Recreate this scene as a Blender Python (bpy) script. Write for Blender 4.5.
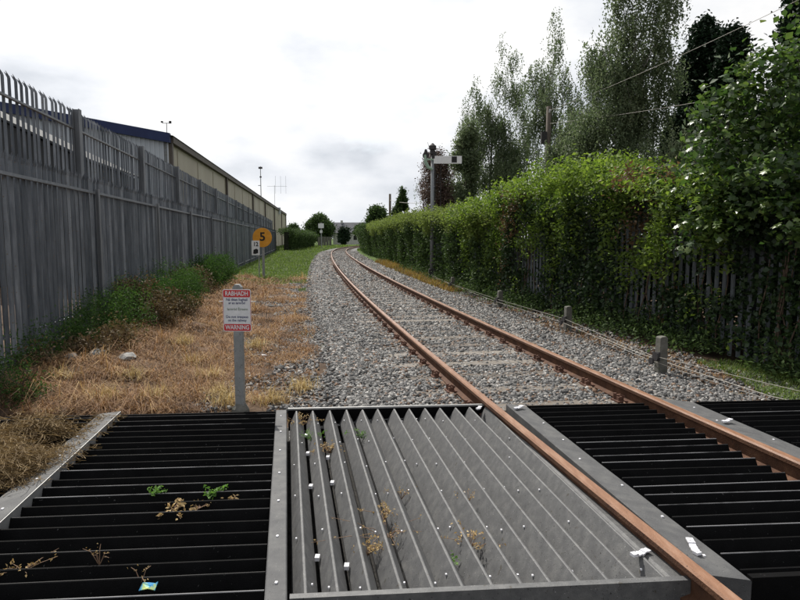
import bpy, math, random
import numpy as np
from mathutils import Vector, Matrix
R = math.radians
sc = bpy.context.scene
for o in list(bpy.data.objects): bpy.data.objects.remove(o)
col = sc.collection

# ------------------------------------------------------------------ camera
CH = 1.65
cam = bpy.data.cameras.new('camera'); camo = bpy.data.objects.new('camera', cam); col.objects.link(camo)
camo.location = (0, 0, CH); camo.rotation_euler = (R(90) - math.atan(62/622), 0, 0)
cam.sensor_width = 36; cam.lens = 622/800*36; cam.clip_end = 3000; cam.clip_start = .05
sc.camera = camo
# ------------------------------------------------------------------ world and sun
SUN_AZ, SUN_EL = -25.0, 46.0            # azimuth from +Y towards +X, degrees
sdir = Vector((math.sin(R(SUN_AZ))*math.cos(R(SUN_EL)), math.cos(R(SUN_AZ))*math.cos(R(SUN_EL)), math.sin(R(SUN_EL))))
w = bpy.data.worlds.new('World'); sc.world = w; w.use_nodes = True
nt = w.node_tree; nt.nodes.clear(); N = nt.nodes.new; L = nt.links.new
out = N('ShaderNodeOutputWorld'); bg = N('ShaderNodeBackground'); bg2 = N('ShaderNodeBackground')
sky = N('ShaderNodeTexSky'); sky.sky_type = 'NISHITA'; sky.sun_disc = False
sky.sun_elevation = R(SUN_EL); sky.sun_rotation = R(SUN_AZ); sky.air_density = 1.0; sky.dust_density = 2.0
L(sky.outputs[0], bg.inputs[0]); bg.inputs[1].default_value = .13
tc = N('ShaderNodeTexCoord'); mp = N('ShaderNodeMapping'); mp.inputs['Scale'].default_value = (1, 1, 2.2)
mp.inputs['Location'].default_value = (.35, .2, .1)
L(tc.outputs['Generated'], mp.inputs[0])
n1 = N('ShaderNodeTexNoise'); n1.inputs['Scale'].default_value = 2.6; n1.inputs['Detail'].default_value = 9; n1.inputs['Roughness'].default_value = .53
n1.inputs['Distortion'].default_value = .25
n2 = N('ShaderNodeTexNoise'); n2.inputs['Scale'].default_value = 4.0; n2.inputs['Detail'].default_value = 8; n2.inputs['Roughness'].default_value = .5
L(mp.outputs[0], n1.inputs[0]); L(mp.outputs[0], n2.inputs[0])
cov = N('ShaderNodeValToRGB'); cov.color_ramp.elements[0].position = .31; cov.color_ramp.elements[1].position = .42   # cloud cover
L(n1.outputs[0], cov.inputs[0])
cr = N('ShaderNodeValToRGB'); e = cr.color_ramp.elements
e[0].position = .36; e[0].color = (.64, .675, .73, 1); e[1].position = .585; e[1].color = (1.0, 1.0, 1.0, 1)
x = e.new(.455); x.color = (.81, .835, .88, 1)
L(n2.outputs[0], cr.inputs[0])
# the cloud is brighter round the sun that stands behind it
dt = N('ShaderNodeVectorMath'); dt.operation = 'DOT_PRODUCT'; dt.inputs[1].default_value = sdir; L(tc.outputs['Generated'], dt.inputs[0])
mr = N('ShaderNodeMapRange'); mr.inputs[1].default_value = .2; mr.inputs[2].default_value = 1; mr.inputs[3].default_value = .72; mr.inputs[4].default_value = 1.12
L(dt.outputs['Value'], mr.inputs[0])
L(cr.outputs[0], bg2.inputs[0]); L(mr.outputs[0], bg2.inputs[1])
mx = N('ShaderNodeMixShader'); L(cov.outputs[0], mx.inputs[0]); L(bg.outputs[0], mx.inputs[1]); L(bg2.outputs[0], mx.inputs[2]); L(mx.outputs[0], out.inputs[0])
sl = bpy.data.lights.new('sun', 'SUN'); sl.energy = 5.0; sl.angle = R(.6); sl.color = (1, .95, .87)
so = bpy.data.objects.new('sun', sl); col.objects.link(so); so.rotation_euler = (-sdir).to_track_quat('-Z', 'Y').to_euler(); so.location = (0, 0, 30)
sc.view_settings.view_transform = 'Standard'; sc.view_settings.look = 'None'; sc.view_settings.exposure = .12; sc.view_settings.gamma = 1
sc.render.engine = 'CYCLES'

# ------------------------------------------------------------------ helpers
rng = np.random.default_rng(7); random.seed(7)
def mat(name, cols, scale=4, rough=.8, bump=0, bscale=60, detail=6, attr=None, attr_mix=.5, spec=.3, metal=0, transl=0, speck=None, stretch=(1,1,1), obj=False):
    """cols: list of (pos, rgb) for a ramp driven by world-space noise and / or a per-face random attribute."""
    m = bpy.data.materials.new(name); m.use_nodes = True; t = m.node_tree; t.nodes.clear(); A = t.nodes.new; K = t.links.new
    o = A('ShaderNodeOutputMaterial'); p = A('ShaderNodeBsdfPrincipled'); g = A('ShaderNodeNewGeometry'); mp = A('ShaderNodeMapping')
    mp.inputs['Scale'].default_value = stretch
    if obj:
        tcn = A('ShaderNodeTexCoord'); K(tcn.outputs['Object'], mp.inputs[0])
    else: K(g.outputs['Position'], mp.inputs[0])
    n = A('ShaderNodeTexNoise'); n.inputs['Scale'].default_value = scale; n.inputs['Detail'].default_value = detail; n.inputs['Roughness'].default_value = .62
    K(mp.outputs[0], n.inputs[0])
    fac = n.outputs[0]
    if attr:
        if attr == 'object':
            a = A('ShaderNodeObjectInfo'); ao = a.outputs['Random']
        else:
            a = A('ShaderNodeAttribute'); a.attribute_name = attr; ao = a.outputs['Fac']
        q = A('ShaderNodeMix'); q.data_type = 'FLOAT'; q.inputs[0].default_value = attr_mix; K(n.outputs[0], q.inputs[2]); K(ao, q.inputs[3]); fac = q.outputs[0]
    r = A('ShaderNodeValToRGB'); el = r.color_ramp.elements
    el[0].position = cols[0][0]; el[0].color = (*cols[0][1], 1); el[1].position = cols[-1][0]; el[1].color = (*cols[-1][1], 1)
    for ps, c in cols[1:-1]: k = el.new(ps); k.color = (*c, 1)
    K(fac, r.inputs[0]); cout = r.outputs[0]
    if speck:                                                # (scale, threshold, colour): small spots of dirt or chips
        for (s_, th, c_) in speck:
            v = A('ShaderNodeTexNoise'); v.inputs['Scale'].default_value = s_; v.inputs['Detail'].default_value = 3; K(g.outputs['Position'], v.inputs[0])
            gt = A('ShaderNodeMapRange'); gt.inputs[1].default_value = th; gt.inputs[2].default_value = th + .04; K(v.outputs[0], gt.inputs[0])
            q = A('ShaderNodeMix'); q.data_type = 'RGBA'; K(gt.outputs[0], q.inputs[0]); K(cout, q.inputs[6]); q.inputs[7].default_value = (*c_, 1); cout = q.outputs[2]
    K(cout, p.inputs['Base Color']); p.inputs['Roughness'].default_value = rough; p.inputs['Metallic'].default_value = metal
    p.inputs['Specular IOR Level'].default_value = spec
    if bump:
        b = A('ShaderNodeBump'); b.inputs['Strength'].default_value = bump; b.inputs['Distance'].default_value = .01
        nb = A('ShaderNodeTexNoise'); nb.inputs['Scale'].default_value = bscale; nb.inputs['Detail'].default_value = 5; K(g.outputs['Position'], nb.inputs[0])
        K(nb.outputs[0], b.inputs['Height']); K(b.outputs[0], p.inputs['Normal'])
    if transl:
        tr = A('ShaderNodeBsdfTranslucent'); ms = A('ShaderNodeMixShader'); ms.inputs[0].default_value = transl
        hs = A('ShaderNodeHueSaturation'); hs.inputs['Saturation'].default_value = 1.15; hs.inputs['Value'].default_value = 1.3; K(cout, hs.inputs['Color']); K(hs.outputs[0], tr.inputs[0])
        K(p.outputs[0], ms.inputs[1]); K(tr.outputs[0], ms.inputs[2]); K(ms.outputs[0], o.inputs[0])
    else: K(p.outputs[0], o.inputs[0])
    return m
def tag(o, label=None, cat=None, group=None, kind=None):
    if label: o['label'] = label
    if cat: o['category'] = cat
    if group: o['group'] = group
    if kind: o['kind'] = kind
    return o
def empty(name, loc, label=None, cat=None, group=None, rz=0):
    o = bpy.data.objects.new(name, None); o.location = loc; o.rotation_euler = (0, 0, rz); o.empty_display_size = .2; col.objects.link(o)
    return tag(o, label, cat, group)
def link(name, me, parent=None, loc=None, rot=None):
    o = bpy.data.objects.new(name, me); col.objects.link(o)
    if parent: o.parent = parent
    if loc is not None: o.location = loc
    if rot is not None: o.rotation_euler = rot
    return o
def bulk(name, V, Fc, m, rnd=None, smooth=False):
    """numpy verts and equal-sided faces to a mesh"""
    V = np.asarray(V, np.float32); Fc = np.asarray(Fc, np.int32)
    me = bpy.data.meshes.new(name); me.vertices.add(len(V)); me.vertices.foreach_set('co', V.ravel())
    k = Fc.shape[1]; me.loops.add(Fc.size); me.loops.foreach_set('vertex_index', Fc.ravel())
    me.polygons.add(len(Fc)); me.polygons.foreach_set('loop_start', np.arange(0, Fc.size, k, dtype=np.int32))
    if smooth: me.polygons.foreach_set('use_smooth', np.ones(len(Fc), bool))
    if rnd is not None:
        a = me.attributes.new('rnd', 'FLOAT', 'FACE'); a.data.foreach_set('value', np.asarray(rnd, np.float32))
    me.materials.append(m); me.update(calc_edges=True)
    return me
class MB:
    def __init__(s): s.v = []; s.f = []
    def add(s, vs, fs):
        b = len(s.v); s.v += [tuple(a) for a in vs]; s.f += [tuple(b + i for i in f) for f in fs]; return s
    def box(s, c, d, M=None):
        c = Vector(c); vs = []
        for z in (-.5, .5):
            for x, y in ((-.5, -.5), (.5, -.5), (.5, .5), (-.5, .5)):
                p = Vector((x*d[0], y*d[1], z*d[2]))
                vs.append(c + (M @ p if M else p))
        return s.add(vs, [(3,2,1,0), (4,5,6,7), (0,1,5,4), (1,2,6,5), (2,3,7,6), (3,0,4,7)])
    def tube(s, pts, r, n=8, cap=True):
        pts = [Vector(p) for p in pts]; rs = r if hasattr(r, '__len__') else [r]*len(pts); vs = []; fs = []
        for i, p in enumerate(pts):
            t = (pts[min(i+1, len(pts)-1)] - pts[max(i-1, 0)]).normalized()
            a = t.orthogonal().normalized() if i == 0 else (a - t*a.dot(t)).normalized()
            b = t.cross(a)
            for k in range(n):
                an = 2*math.pi*k/n; vs.append(p + (a*math.cos(an) + b*math.sin(an))*rs[i])
        for i in range(len(pts)-1):
            for k in range(n): fs.append((i*n+k, i*n+(k+1) % n, (i+1)*n+(k+1) % n, (i+1)*n+k))
        if cap: fs.append(tuple(range(n-1, -1, -1))); fs.append(tuple((len(pts)-1)*n+k for k in range(n)))
        return s.add(vs, fs)
    def prism(s, prof, y0, y1):                      # profile in x,z extruded along y
        n = len(prof); vs = [(x, y0, z) for x, z in prof] + [(x, y1, z) for x, z in prof]
        return s.add(vs, [tuple(range(n)), tuple(range(2*n-1, n-1, -1))] + [(i, n+i, n+(i+1) % n, (i+1) % n) for i in range(n)])
    def disc(s, c, r, ax, th, n=24):
        c = Vector(c); ax = Vector(ax).normalized(); return s.tube([c - ax*th/2, c + ax*th/2], r, n)
    def mesh(s, name, m, smooth=False, bevel=0):
        me = bpy.data.meshes.new(name); me.from_pydata(s.v, [], s.f)
        if smooth:
            for p in me.polygons: p.use_smooth = True
        me.materials.append(m); me.update(); return me
    def obj(s, name, m, parent=None, smooth=False, loc=None, rot=None):
        return link(name, s.mesh(name, m, smooth), parent, loc, rot)
def text(body, size, m, parent, loc, rot, name='lettering', squeeze=1.0, bold=0):
    cu = bpy.data.curves.new(name, 'FONT'); cu.body = body; cu.size = size; cu.align_x = 'CENTER'; cu.align_y = 'CENTER'; cu.offset = bold
    cu.resolution_u = 3
    t = bpy.data.objects.new('tmp', cu); col.objects.link(t); bpy.context.view_layer.update()
    me = bpy.data.meshes.new_from_object(t.evaluated_get(bpy.context.evaluated_depsgraph_get())); bpy.data.objects.remove(t)
    me.name = name; me.materials.clear(); me.materials.append(m)
    o = link(name, me, parent, loc, rot); o.scale = (squeeze, 1, 1); return o
def unit(a): return a/np.maximum(np.linalg.norm(a, axis=1, keepdims=True), 1e-9)
def leaf_arrays(P, size, up=.4, aspect=.6, fold=.12, droop=0, dirs=None):
    n = len(P); P = np.asarray(P, float); size = np.broadcast_to(np.asarray(size, float), (n,))[:, None]
    nn = unit(rng.normal(size=(n, 3)) + [0, 0, up*2.5]); t = rng.normal(size=(n, 3)) + [0, 0, -droop*3]
    if dirs is not None: t = t*.35 + dirs
    t = unit(t - nn*np.sum(nn*t, 1, keepdims=True)*(1 - min(droop, .9))); b = unit(np.cross(nn, t))
    v = np.empty((n, 4, 3)); v[:, 0] = P - t*size*.5; v[:, 1] = P + b*size*aspect*.5 + nn*size*fold; v[:, 2] = P + t*size*.5; v[:, 3] = P - b*size*aspect*.5 + nn*size*fold
    i = np.arange(n)[:, None]*4
    f = np.concatenate([i + [0, 1, 2], i + [0, 2, 3]], 1).reshape(-1, 3)
    return v.reshape(-1, 3), f
def leaves(name, P, size, m, parent=None, rnd=None, kind=None, **k):
    V, F = leaf_arrays(P, size, **k); r = rng.random(len(P)) if rnd is None else np.clip(rnd, 0, 1)
    o = link(name, bulk(name, V, F, m, np.repeat(r, 2)), parent)
    if kind: o['kind'] = kind
    return o
def clumped(centres, radii, subs, per, sig, shell=.75):
    """foliage points: big ellipsoid clumps -> small sub-clumps near their shell -> gaussian leaves; returns points and one value per sub-clump"""
    P = []; Q = []
    for c, r in zip(centres, radii):
        ns = max(3, int(subs*(np.prod(r)**(2/3)))); d = unit(rng.normal(size=(ns, 3))); rad = shell + (1 - shell)*rng.random((ns, 1))*1.3
        rad[rng.random(ns) < .25] *= .6
        s = np.asarray(c) + d*rad*np.asarray(r)
        k = rng.poisson(per, ns); k = np.maximum(k, 2)
        idx = np.repeat(np.arange(ns), k); sg = sig*(.6 + .8*rng.random(ns))[idx][:, None]
        P.append(s[idx] + rng.normal(size=(len(idx), 3))*sg*[1, 1, .8]); Q.append(rng.random(ns)[idx])
    return np.concatenate(P), np.concatenate(Q)

# ------------------------------------------------------------------ measured layout of the place
PF = np.array([-2.8267882769241915e-12, 8.924016282068596e-10, -9.435860758068795e-09, -1.1240728738825482e-05, 0.0014106435750317278, -0.19329083469343375, 2.7056860559530937])
def C(Y):                                                    # centre line of the track
    Y = np.asarray(Y, float); return np.where(Y < 0, 2.7057 - .1933*Y, np.polyval(PF, np.clip(Y, 0, 128)))
ys = np.arange(-4, 127, .25); ctr = np.stack([C(ys), ys], 1)
tan = np.gradient(ctr, axis=0); tan /= np.linalg.norm(tan, axis=1, keepdims=True); nor = np.stack([tan[:, 1], -tan[:, 0]], 1)   # nor points right
seg = np.r_[0, np.cumsum(np.linalg.norm(np.diff(ctr, axis=0), axis=1))]
def at(s, off=0):                                            # point, tangent, normal by arc length from Y=-4
    p = np.array([np.interp(s, seg, ctr[:, k]) for k in (0, 1)]); n = np.array([np.interp(s, seg, nor[:, k]) for k in (0, 1)]); n /= np.linalg.norm(n)
    return p + n*off, np.array([-n[1], n[0]]), n
def s_of(Y): return float(np.interp(Y, ys, seg))
def FLX(Y): return -3.53 - .156*Y                            # front left fence
GO = np.array([-1.034, 5.615]); GC = np.array([1., .082]); GD = np.array([-.146, 1.])
def G(u, v, z=.06): p = GO + u*GC + v*GD; return Vector((p[0], p[1], z))

def GS(u, v, z=.06): return G(u + .105*(-v/3)*max(0, 1 - max(u, 0)/1.9), v, z)      # the central panel lies slightly askew
# ------------------------------------------------------------------ materials
M = {}
M['stone'] = mat('ballast stone', [(.15, (.05, .05, .049)), (.42, (.135, .134, .134)), (.62, (.21, .206, .2)), (.74, (.28, .272, .26)), (.8, (.42, .41, .39)), (.84, (.17, .11, .075)), (1, (.20, .12, .075))], scale=9, attr='rnd', attr_mix=.78, rough=.85, bump=.5, bscale=150)
M['straw'] = mat('dead grass blades', [(.2, (.05, .028, .016)), (.36, (.17, .09, .043)), (.58, (.31, .18, .085)), (.78, (.44, .30, .145)), (1, (.6, .5, .28))], scale=1.3, attr='rnd', attr_mix=.6, rough=.8, transl=.25)
M['hay'] = mat('matted hay', [(.1, (.06, .04, .022)), (.5, (.21, .15, .08)), (1, (.42, .32, .18))], scale=6, attr='rnd', attr_mix=.6, rough=.85, transl=.2)
M['grass'] = mat('green grass blades', [(.1, (.04, .065, .018)), (.5, (.10, .155, .035)), (.85, (.18, .24, .06)), (1, (.3, .28, .11))], scale=.7, attr='rnd', attr_mix=.6, rough=.6, transl=.35)
M['fern'] = mat('dark weeds', [(.15, (.016, .036, .012)), (.5, (.045, .09, .025)), (.8, (.09, .16, .04)), (1, (.17, .22, .06))], scale=1.2, attr='rnd', attr_mix=.6, rough=.75, spec=.15, transl=.3)
M['bramblebrown'] = mat('brown bramble', [(.15, (.05, .034, .02)), (.5, (.12, .085, .045)), (.75, (.16, .13, .06)), (1, (.10, .14, .04))], scale=1.5, attr='rnd', attr_mix=.6, rough=.8, transl=.15)
M['ivy'] = mat('ivy leaves', [(.1, (.010, .022, .009)), (.5, (.024, .048, .016)), (.8, (.055, .095, .03)), (1, (.13, .17, .075))], scale=.8, attr='rnd', attr_mix=.65, rough=.55, spec=.35, transl=.2)
M['bright'] = mat('young climber leaves', [(.1, (.045, .08, .018)), (.5, (.125, .19, .04)), (.85, (.25, .33, .08)), (1, (.32, .28, .11))], scale=.8, attr='rnd', attr_mix=.65, rough=.65, transl=.42)
M['russet'] = mat('russet climber leaves', [(.1, (.07, .035, .02)), (.5, (.15, .09, .05)), (1, (.21, .2, .09))], scale=1, attr='rnd', attr_mix=.7, rough=.6, transl=.3)
M['hedge'] = mat('hedge leaves', [(.1, (.016, .032, .013)), (.5, (.05, .082, .028)), (.85, (.11, .165, .055)), (1, (.18, .22, .09))], scale=.45, attr='rnd', attr_mix=.6, rough=.75, spec=.15, transl=.25)
M['birch'] = mat('birch leaves', [(.1, (.05, .075, .036)), (.5, (.11, .145, .075)), (.9, (.19, .22, .13)), (1, (.3, .32, .22))], scale=.5, attr='rnd', attr_mix=.7, rough=.6, spec=.35, transl=.42)
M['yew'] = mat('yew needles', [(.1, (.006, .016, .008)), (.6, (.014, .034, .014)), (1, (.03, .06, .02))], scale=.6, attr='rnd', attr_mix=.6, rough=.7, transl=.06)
M['syc'] = mat('sycamore leaves', [(.05, (.02, .04, .014)), (.45, (.045, .085, .025)), (.8, (.12, .18, .05)), (1, (.26, .26, .11))], scale=1.5, attr='rnd', attr_mix=.75, rough=.35, spec=.55, transl=.38)
M['syc1'] = mat('single sycamore leaf', [(.05, (.035, .065, .02)), (.5, (.07, .125, .035)), (.9, (.18, .25, .07)), (1, (.28, .24, .1))], scale=1.5, attr='object', attr_mix=.8, rough=.33, spec=.55, transl=.4)
M['purple'] = mat('copper leaves', [(.1, (.05, .034, .03)), (.6, (.13, .085, .07)), (1, (.26, .22, .17))], scale=1.2, attr='rnd', attr_mix=.65, rough=.6, transl=.15)
M['bark'] = mat('bark', [(.2, (.05, .042, .035)), (.8, (.16, .14, .12))], scale=8, rough=.95, bump=.6, bscale=25)
M['birchbark'] = mat('pale bark', [(.3, (.06, .055, .05)), (.5, (.26, .25, .23)), (.8, (.4, .39, .36))], scale=5, rough=.85, bump=.3, stretch=(1, 1, 3))
M['twig'] = mat('twig', [(.2, (.10, .06, .04)), (.8, (.3, .2, .13))], scale=20, rough=.85)
M['vine'] = mat('climber stem', [(.2, (.05, .035, .025)), (.8, (.16, .11, .08))], scale=8, rough=.9)
M['galv'] = mat('weathered galvanised steel', [(.25, (.11, .12, .13)), (.5, (.18, .19, .205)), (.8, (.28, .29, .30))], scale=3, attr='object', attr_mix=.3, rough=.62, metal=.25, spec=.4, stretch=(3, 3, .6))
M['galvdark'] = mat('dull dark galvanised steel', [(.28, (.065, .076, .09)), (.5, (.14, .155, .175)), (.7, (.26, .28, .305))], scale=3, attr='object', attr_mix=.32, rough=.7, metal=.2, stretch=(3, 3, .6), speck=[(35, .66, (.16, .13, .1))])
M['galvpost'] = mat('grey galvanised post', [(.2, (.2, .21, .21)), (.8, (.34, .345, .34))], scale=14, rough=.6, metal=.2, speck=[(60, .64, (.12, .11, .1))])
M['greenish'] = mat('rusting green fence steel', [(.2, (.085, .097, .108)), (.8, (.18, .2, .215))], scale=3, rough=.7, metal=.2)
M['rub'] = mat('weathered grey rubber', [(.25, (.062, .063, .066)), (.5, (.092, .093, .095)), (.8, (.15, .15, .146))], scale=16, rough=.6, spec=.5, bump=.25, bscale=220, speck=[(95, .65, (.02, .02, .02)), (24, .68, (.055, .05, .042)), (130, .70, (.4, .4, .4))])
M['rubstrip'] = mat('weathered grey board', [(.25, (.065, .066, .07)), (.5, (.092, .093, .095)), (.8, (.14, .14, .136))], scale=9, rough=.75, bump=.2, bscale=200, speck=[(70, .68, (.03, .03, .03)), (160, .71, (.42, .42, .42))])
M['blk'] = mat('rubber with rib shade', [(.3, (.003, .003, .0032)), (.8, (.0065, .0065, .007))], scale=8, rough=.8, spec=.06, bump=.2, bscale=150, speck=[(60, .71, (.06, .06, .06))])  # shade on the rib faces is put into this near-black colour
M['worn'] = mat('rubber crest light', [(.36, (.008, .008, .008)), (.52, (.022, .022, .024)), (.66, (.22, .22, .225))], scale=4, attr='object', attr_mix=.45, rough=.7, stretch=(.8, 3, 3))  # light catching the rib crests is put into this paler colour
M['steel'] = mat('steel bar', [(.2, (.22, .22, .22)), (.8, (.38, .38, .37))], scale=12, rough=.5, metal=.4)
M['white'] = mat('white plastic', [(.2, (.62, .62, .66)), (.8, (.82, .82, .85))], scale=25, rough=.5, speck=[(60, .6, (.35, .34, .38))])
M['rust'] = mat('rusty rail side', [(.2, (.035, .016, .009)), (.5, (.08, .036, .019)), (.8, (.15, .075, .04))], scale=7, rough=.85, bump=.4, bscale=90, speck=[(40, .66, (.04, .02, .015))])
M['rusttop'] = mat('rail running surface', [(.2, (.15, .072, .04)), (.5, (.245, .125, .072)), (.8, (.36, .22, .15))], scale=10, rough=.42, spec=.5, bump=.15, bscale=120, stretch=(2, .4, 2), speck=[(70, .68, (.09, .045, .03))])
M['chair'] = mat('rusty fastening', [(.2, (.05, .025, .018)), (.8, (.16, .08, .055))], scale=15, rough=.9, attr='object', attr_mix=.3)
M['sleeper'] = mat('worn sleeper timber', [(.2, (.075, .06, .048)), (.5, (.145, .125, .105)), (.8, (.24, .22, .195))], scale=6, rough=.9, bump=.5, bscale=50, attr='object', attr_mix=.4)
M['conc'] = mat('old concrete', [(.2, (.08, .078, .07)), (.8, (.18, .175, .155))], scale=12, rough=.9, bump=.4, bscale=80, speck=[(30, .62, (.1, .11, .07))])
M['castiron'] = mat('dark iron', [(.2, (.02, .02, .022)), (.8, (.06, .055, .055))], scale=12, rough=.7)
M['wire'] = mat('wire', [(.2, (.25, .23, .2)), (.8, (.4, .38, .34))], scale=5, rough=.6)
M['signwhite'] = mat('sign white', [(.2, (.62, .63, .64)), (.8, (.78, .78, .78))], scale=18, rough=.5)
M['signred'] = mat('sign red', [(.2, (.50, .035, .04)), (.8, (.62, .06, .06))], scale=15, rough=.5)
M['signblue'] = mat('sign dark blue print', [(.2, (.05, .06, .14)), (.8, (.09, .1, .2))], scale=15, rough=.6)
M['signgreen'] = mat('sign grey green print', [(.2, (.12, .17, .12)), (.8, (.2, .24, .18))], scale=15, rough=.6)
M['orange'] = mat('orange sign paint', [(.25, (.52, .22, .02)), (.6, (.66, .30, .03)), (.85, (.7, .4, .12))], scale=5, rough=.55)
M['black'] = mat('black paint', [(.2, (.01, .01, .01)), (.8, (.025, .025, .025))], scale=10, rough=.6)
M['palegreen'] = mat('faded green paint', [(.2, (.2, .3, .22)), (.8, (.36, .46, .38))], scale=15, rough=.7)
M['clad'] = mat('pale cladding', [(.2, (.42, .45, .49)), (.8, (.52, .55, .59))], scale=.5, rough=.5)
M['cream'] = mat('cream cladding', [(.2, (.27, .24, .185)), (.5, (.35, .315, .245)), (.8, (.42, .385, .31))], scale=.25, rough=.7, stretch=(1, 1, .4))
M['blue'] = mat('dark blue fascia', [(.2, (.012, .02, .07)), (.8, (.02, .035, .11))], scale=2, rough=.5)
M['brownfascia'] = mat('brown fascia', [(.2, (.06, .048, .04)), (.8, (.12, .1, .085))], scale=2, rough=.7)
M['roof'] = mat('grey sheet roof', [(.2, (.14, .14, .15)), (.8, (.22, .22, .23))], scale=.5, rough=.7)
M['darkshed'] = mat('dark shed sheeting', [(.2, (.025, .028, .03)), (.8, (.05, .055, .06))], scale=.8, rough=.8)
M['slate'] = mat('slate roof', [(.2, (.09, .09, .105)), (.8, (.15, .15, .17))], scale=.6, rough=.7)
M['render'] = mat('pale render', [(.2, (.45, .44, .42)), (.8, (.6, .59, .56))], scale=.6, rough=.8)
M['pole'] = mat('tarred timber pole', [(.2, (.06, .048, .04)), (.8, (.15, .125, .1))], scale=6, rough=.9, stretch=(2, 2, .3))
M['litter'] = mat('printed wrapper', [(.35, (.05, .16, .5)), (.5, (.1, .4, .6)), (.6, (.6, .7, .2)), (.8, (.75, .75, .7))], scale=18, rough=.35)
M['dry'] = mat('dry leaf', [(.2, (.22, .12, .05)), (.5, (.42, .30, .14)), (.8, (.6, .5, .3))], scale=25, rough=.8, transl=.2)
M['fresh'] = mat('fresh weed', [(.2, (.06, .15, .03)), (.8, (.2, .35, .08))], scale=25, rough=.6, transl=.35)
M['rubble'] = mat('grey rubble', [(.2, (.1, .1, .1)), (.8, (.36, .36, .35))], scale=12, rough=.9, bump=.4)

# ------------------------------------------------------------------ ground and ballast bed
def ground_material():
    m = bpy.data.materials.new('ground'); m.use_nodes = True; t = m.node_tree; A = t.nodes.new; K = t.links.new; p = t.nodes['Principled BSDF']
    g = A('ShaderNodeNewGeometry'); n = A('ShaderNodeTexNoise'); n.inputs['Scale'].default_value = .9; n.inputs['Detail'].default_value = 9; n.inputs['Roughness'].default_value = .7
    K(g.outputs[0], n.inputs[0])
    r = A('ShaderNodeValToRGB'); e = r.color_ramp.elements; e[0].position = .3; e[0].color = (.04, .03, .024, 1); e[1].position = .7; e[1].color = (.16, .11, .075, 1)
    k = e.new(.5); k.color = (.095, .065, .045, 1); K(n.outputs[0], r.inputs[0])
    r2 = A('ShaderNodeValToRGB'); e = r2.color_ramp.elements; e[0].position = .3; e[0].color = (.035, .06, .016, 1); e[1].position = .7; e[1].color = (.11, .17, .04, 1); K(n.outputs[0], r2.inputs[0])
    sx = A('ShaderNodeSeparateXYZ'); K(g.outputs[0], sx.inputs[0])
    ad = A('ShaderNodeMath'); ad.operation = 'MULTIPLY_ADD'; ad.inputs[1].default_value = 10; K(n.outputs[0], ad.inputs[0]); K(sx.outputs['Y'], ad.inputs[2])
    mr = A('ShaderNodeMapRange'); mr.inputs[1].default_value = 28; mr.inputs[2].default_value = 34; K(ad.outputs[0], mr.inputs[0])
    mx = A('ShaderNodeMix'); mx.data_type = 'RGBA'; K(mr.outputs[0], mx.inputs[0]); K(r.outputs[0], mx.inputs[6]); K(r2.outputs[0], mx.inputs[7]); K(mx.outputs[2], p.inputs['Base Color'])
    p.inputs['Roughness'].default_value = .95; p.inputs['Specular IOR Level'].default_value = .1
    b = A('ShaderNodeBump'); b.inputs['Strength'].default_value = .6; b.inputs['Distance'].default_value = .04; nb = A('ShaderNodeTexNoise'); nb.inputs['Scale'].default_value = 18; nb.inputs['Detail'].default_value = 6
    K(g.outputs[0], nb.inputs[0]); K(nb.outputs[0], b.inputs['Height']); K(b.outputs[0], p.inputs['Normal'])
    return m
def near_noise(X, Y, s=1.0):
    return (np.sin(X*1.7*s + 1.3*np.sin(Y*.9*s)) + np.sin(Y*2.3*s + 1.1*np.sin(X*1.3*s)) + .6*np.sin(X*4.1*s + Y*3.3*s))/2.6
def gz(X, Y):                                                # ground height
    X = np.asarray(X, float); Y = np.asarray(Y, float)
    fade = np.clip((Y - 6.1)/1.2, 0, 1)
    d = X - FLX(Y); z = -.07 + (.035 + .04*np.clip(C(Y) - 2.9 - X, 0, 1))*near_noise(X, Y, 1.5)*fade
    z = z + np.clip(1 - np.abs(d - .4)/1.6, 0, 1)*.18*fade*np.clip((60 - Y)/40, 0, 1)
    z = np.where(Y < 5.9, -.21, z)
    u = np.clip((Y - 5.9)/.15, 0, 1); z = np.where((Y >= 5.9) & (Y < 6.05), -.21 + (z + .21)*u, z)
    off = X - C(Y); inb = (np.abs(off) < 2.15) & (Y > 5.9) & (Y < 125); z = np.where(inb, z - .12, z)
    z = np.where(Y > 200, -.05, z)
    return z
gx = np.unique(np.concatenate([np.arange(-16, 9, .2), np.arange(-60, 60, 3), np.arange(-600, 601, 40)])); gy = np.unique(np.concatenate([np.arange(-6, 5.8, .5), np.arange(5.9, 14, .15), np.arange(14, 40, .4), np.arange(40, 130, 1.5), np.arange(130, 1500, 50), [-300, -50, -20]]))
XX, YY = np.meshgrid(gx, gy); ZZ = gz(XX, YY)
idx = np.arange(XX.size).reshape(XX.shape); F = np.stack([idx[:-1, :-1], idx[:-1, 1:], idx[1:, 1:], idx[1:, :-1]], -1).reshape(-1, 4)
tag(link('ground', bulk('ground', np.stack([XX, YY, ZZ], -1).reshape(-1, 3), F, ground_material(), smooth=True)), kind='structure')

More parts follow.
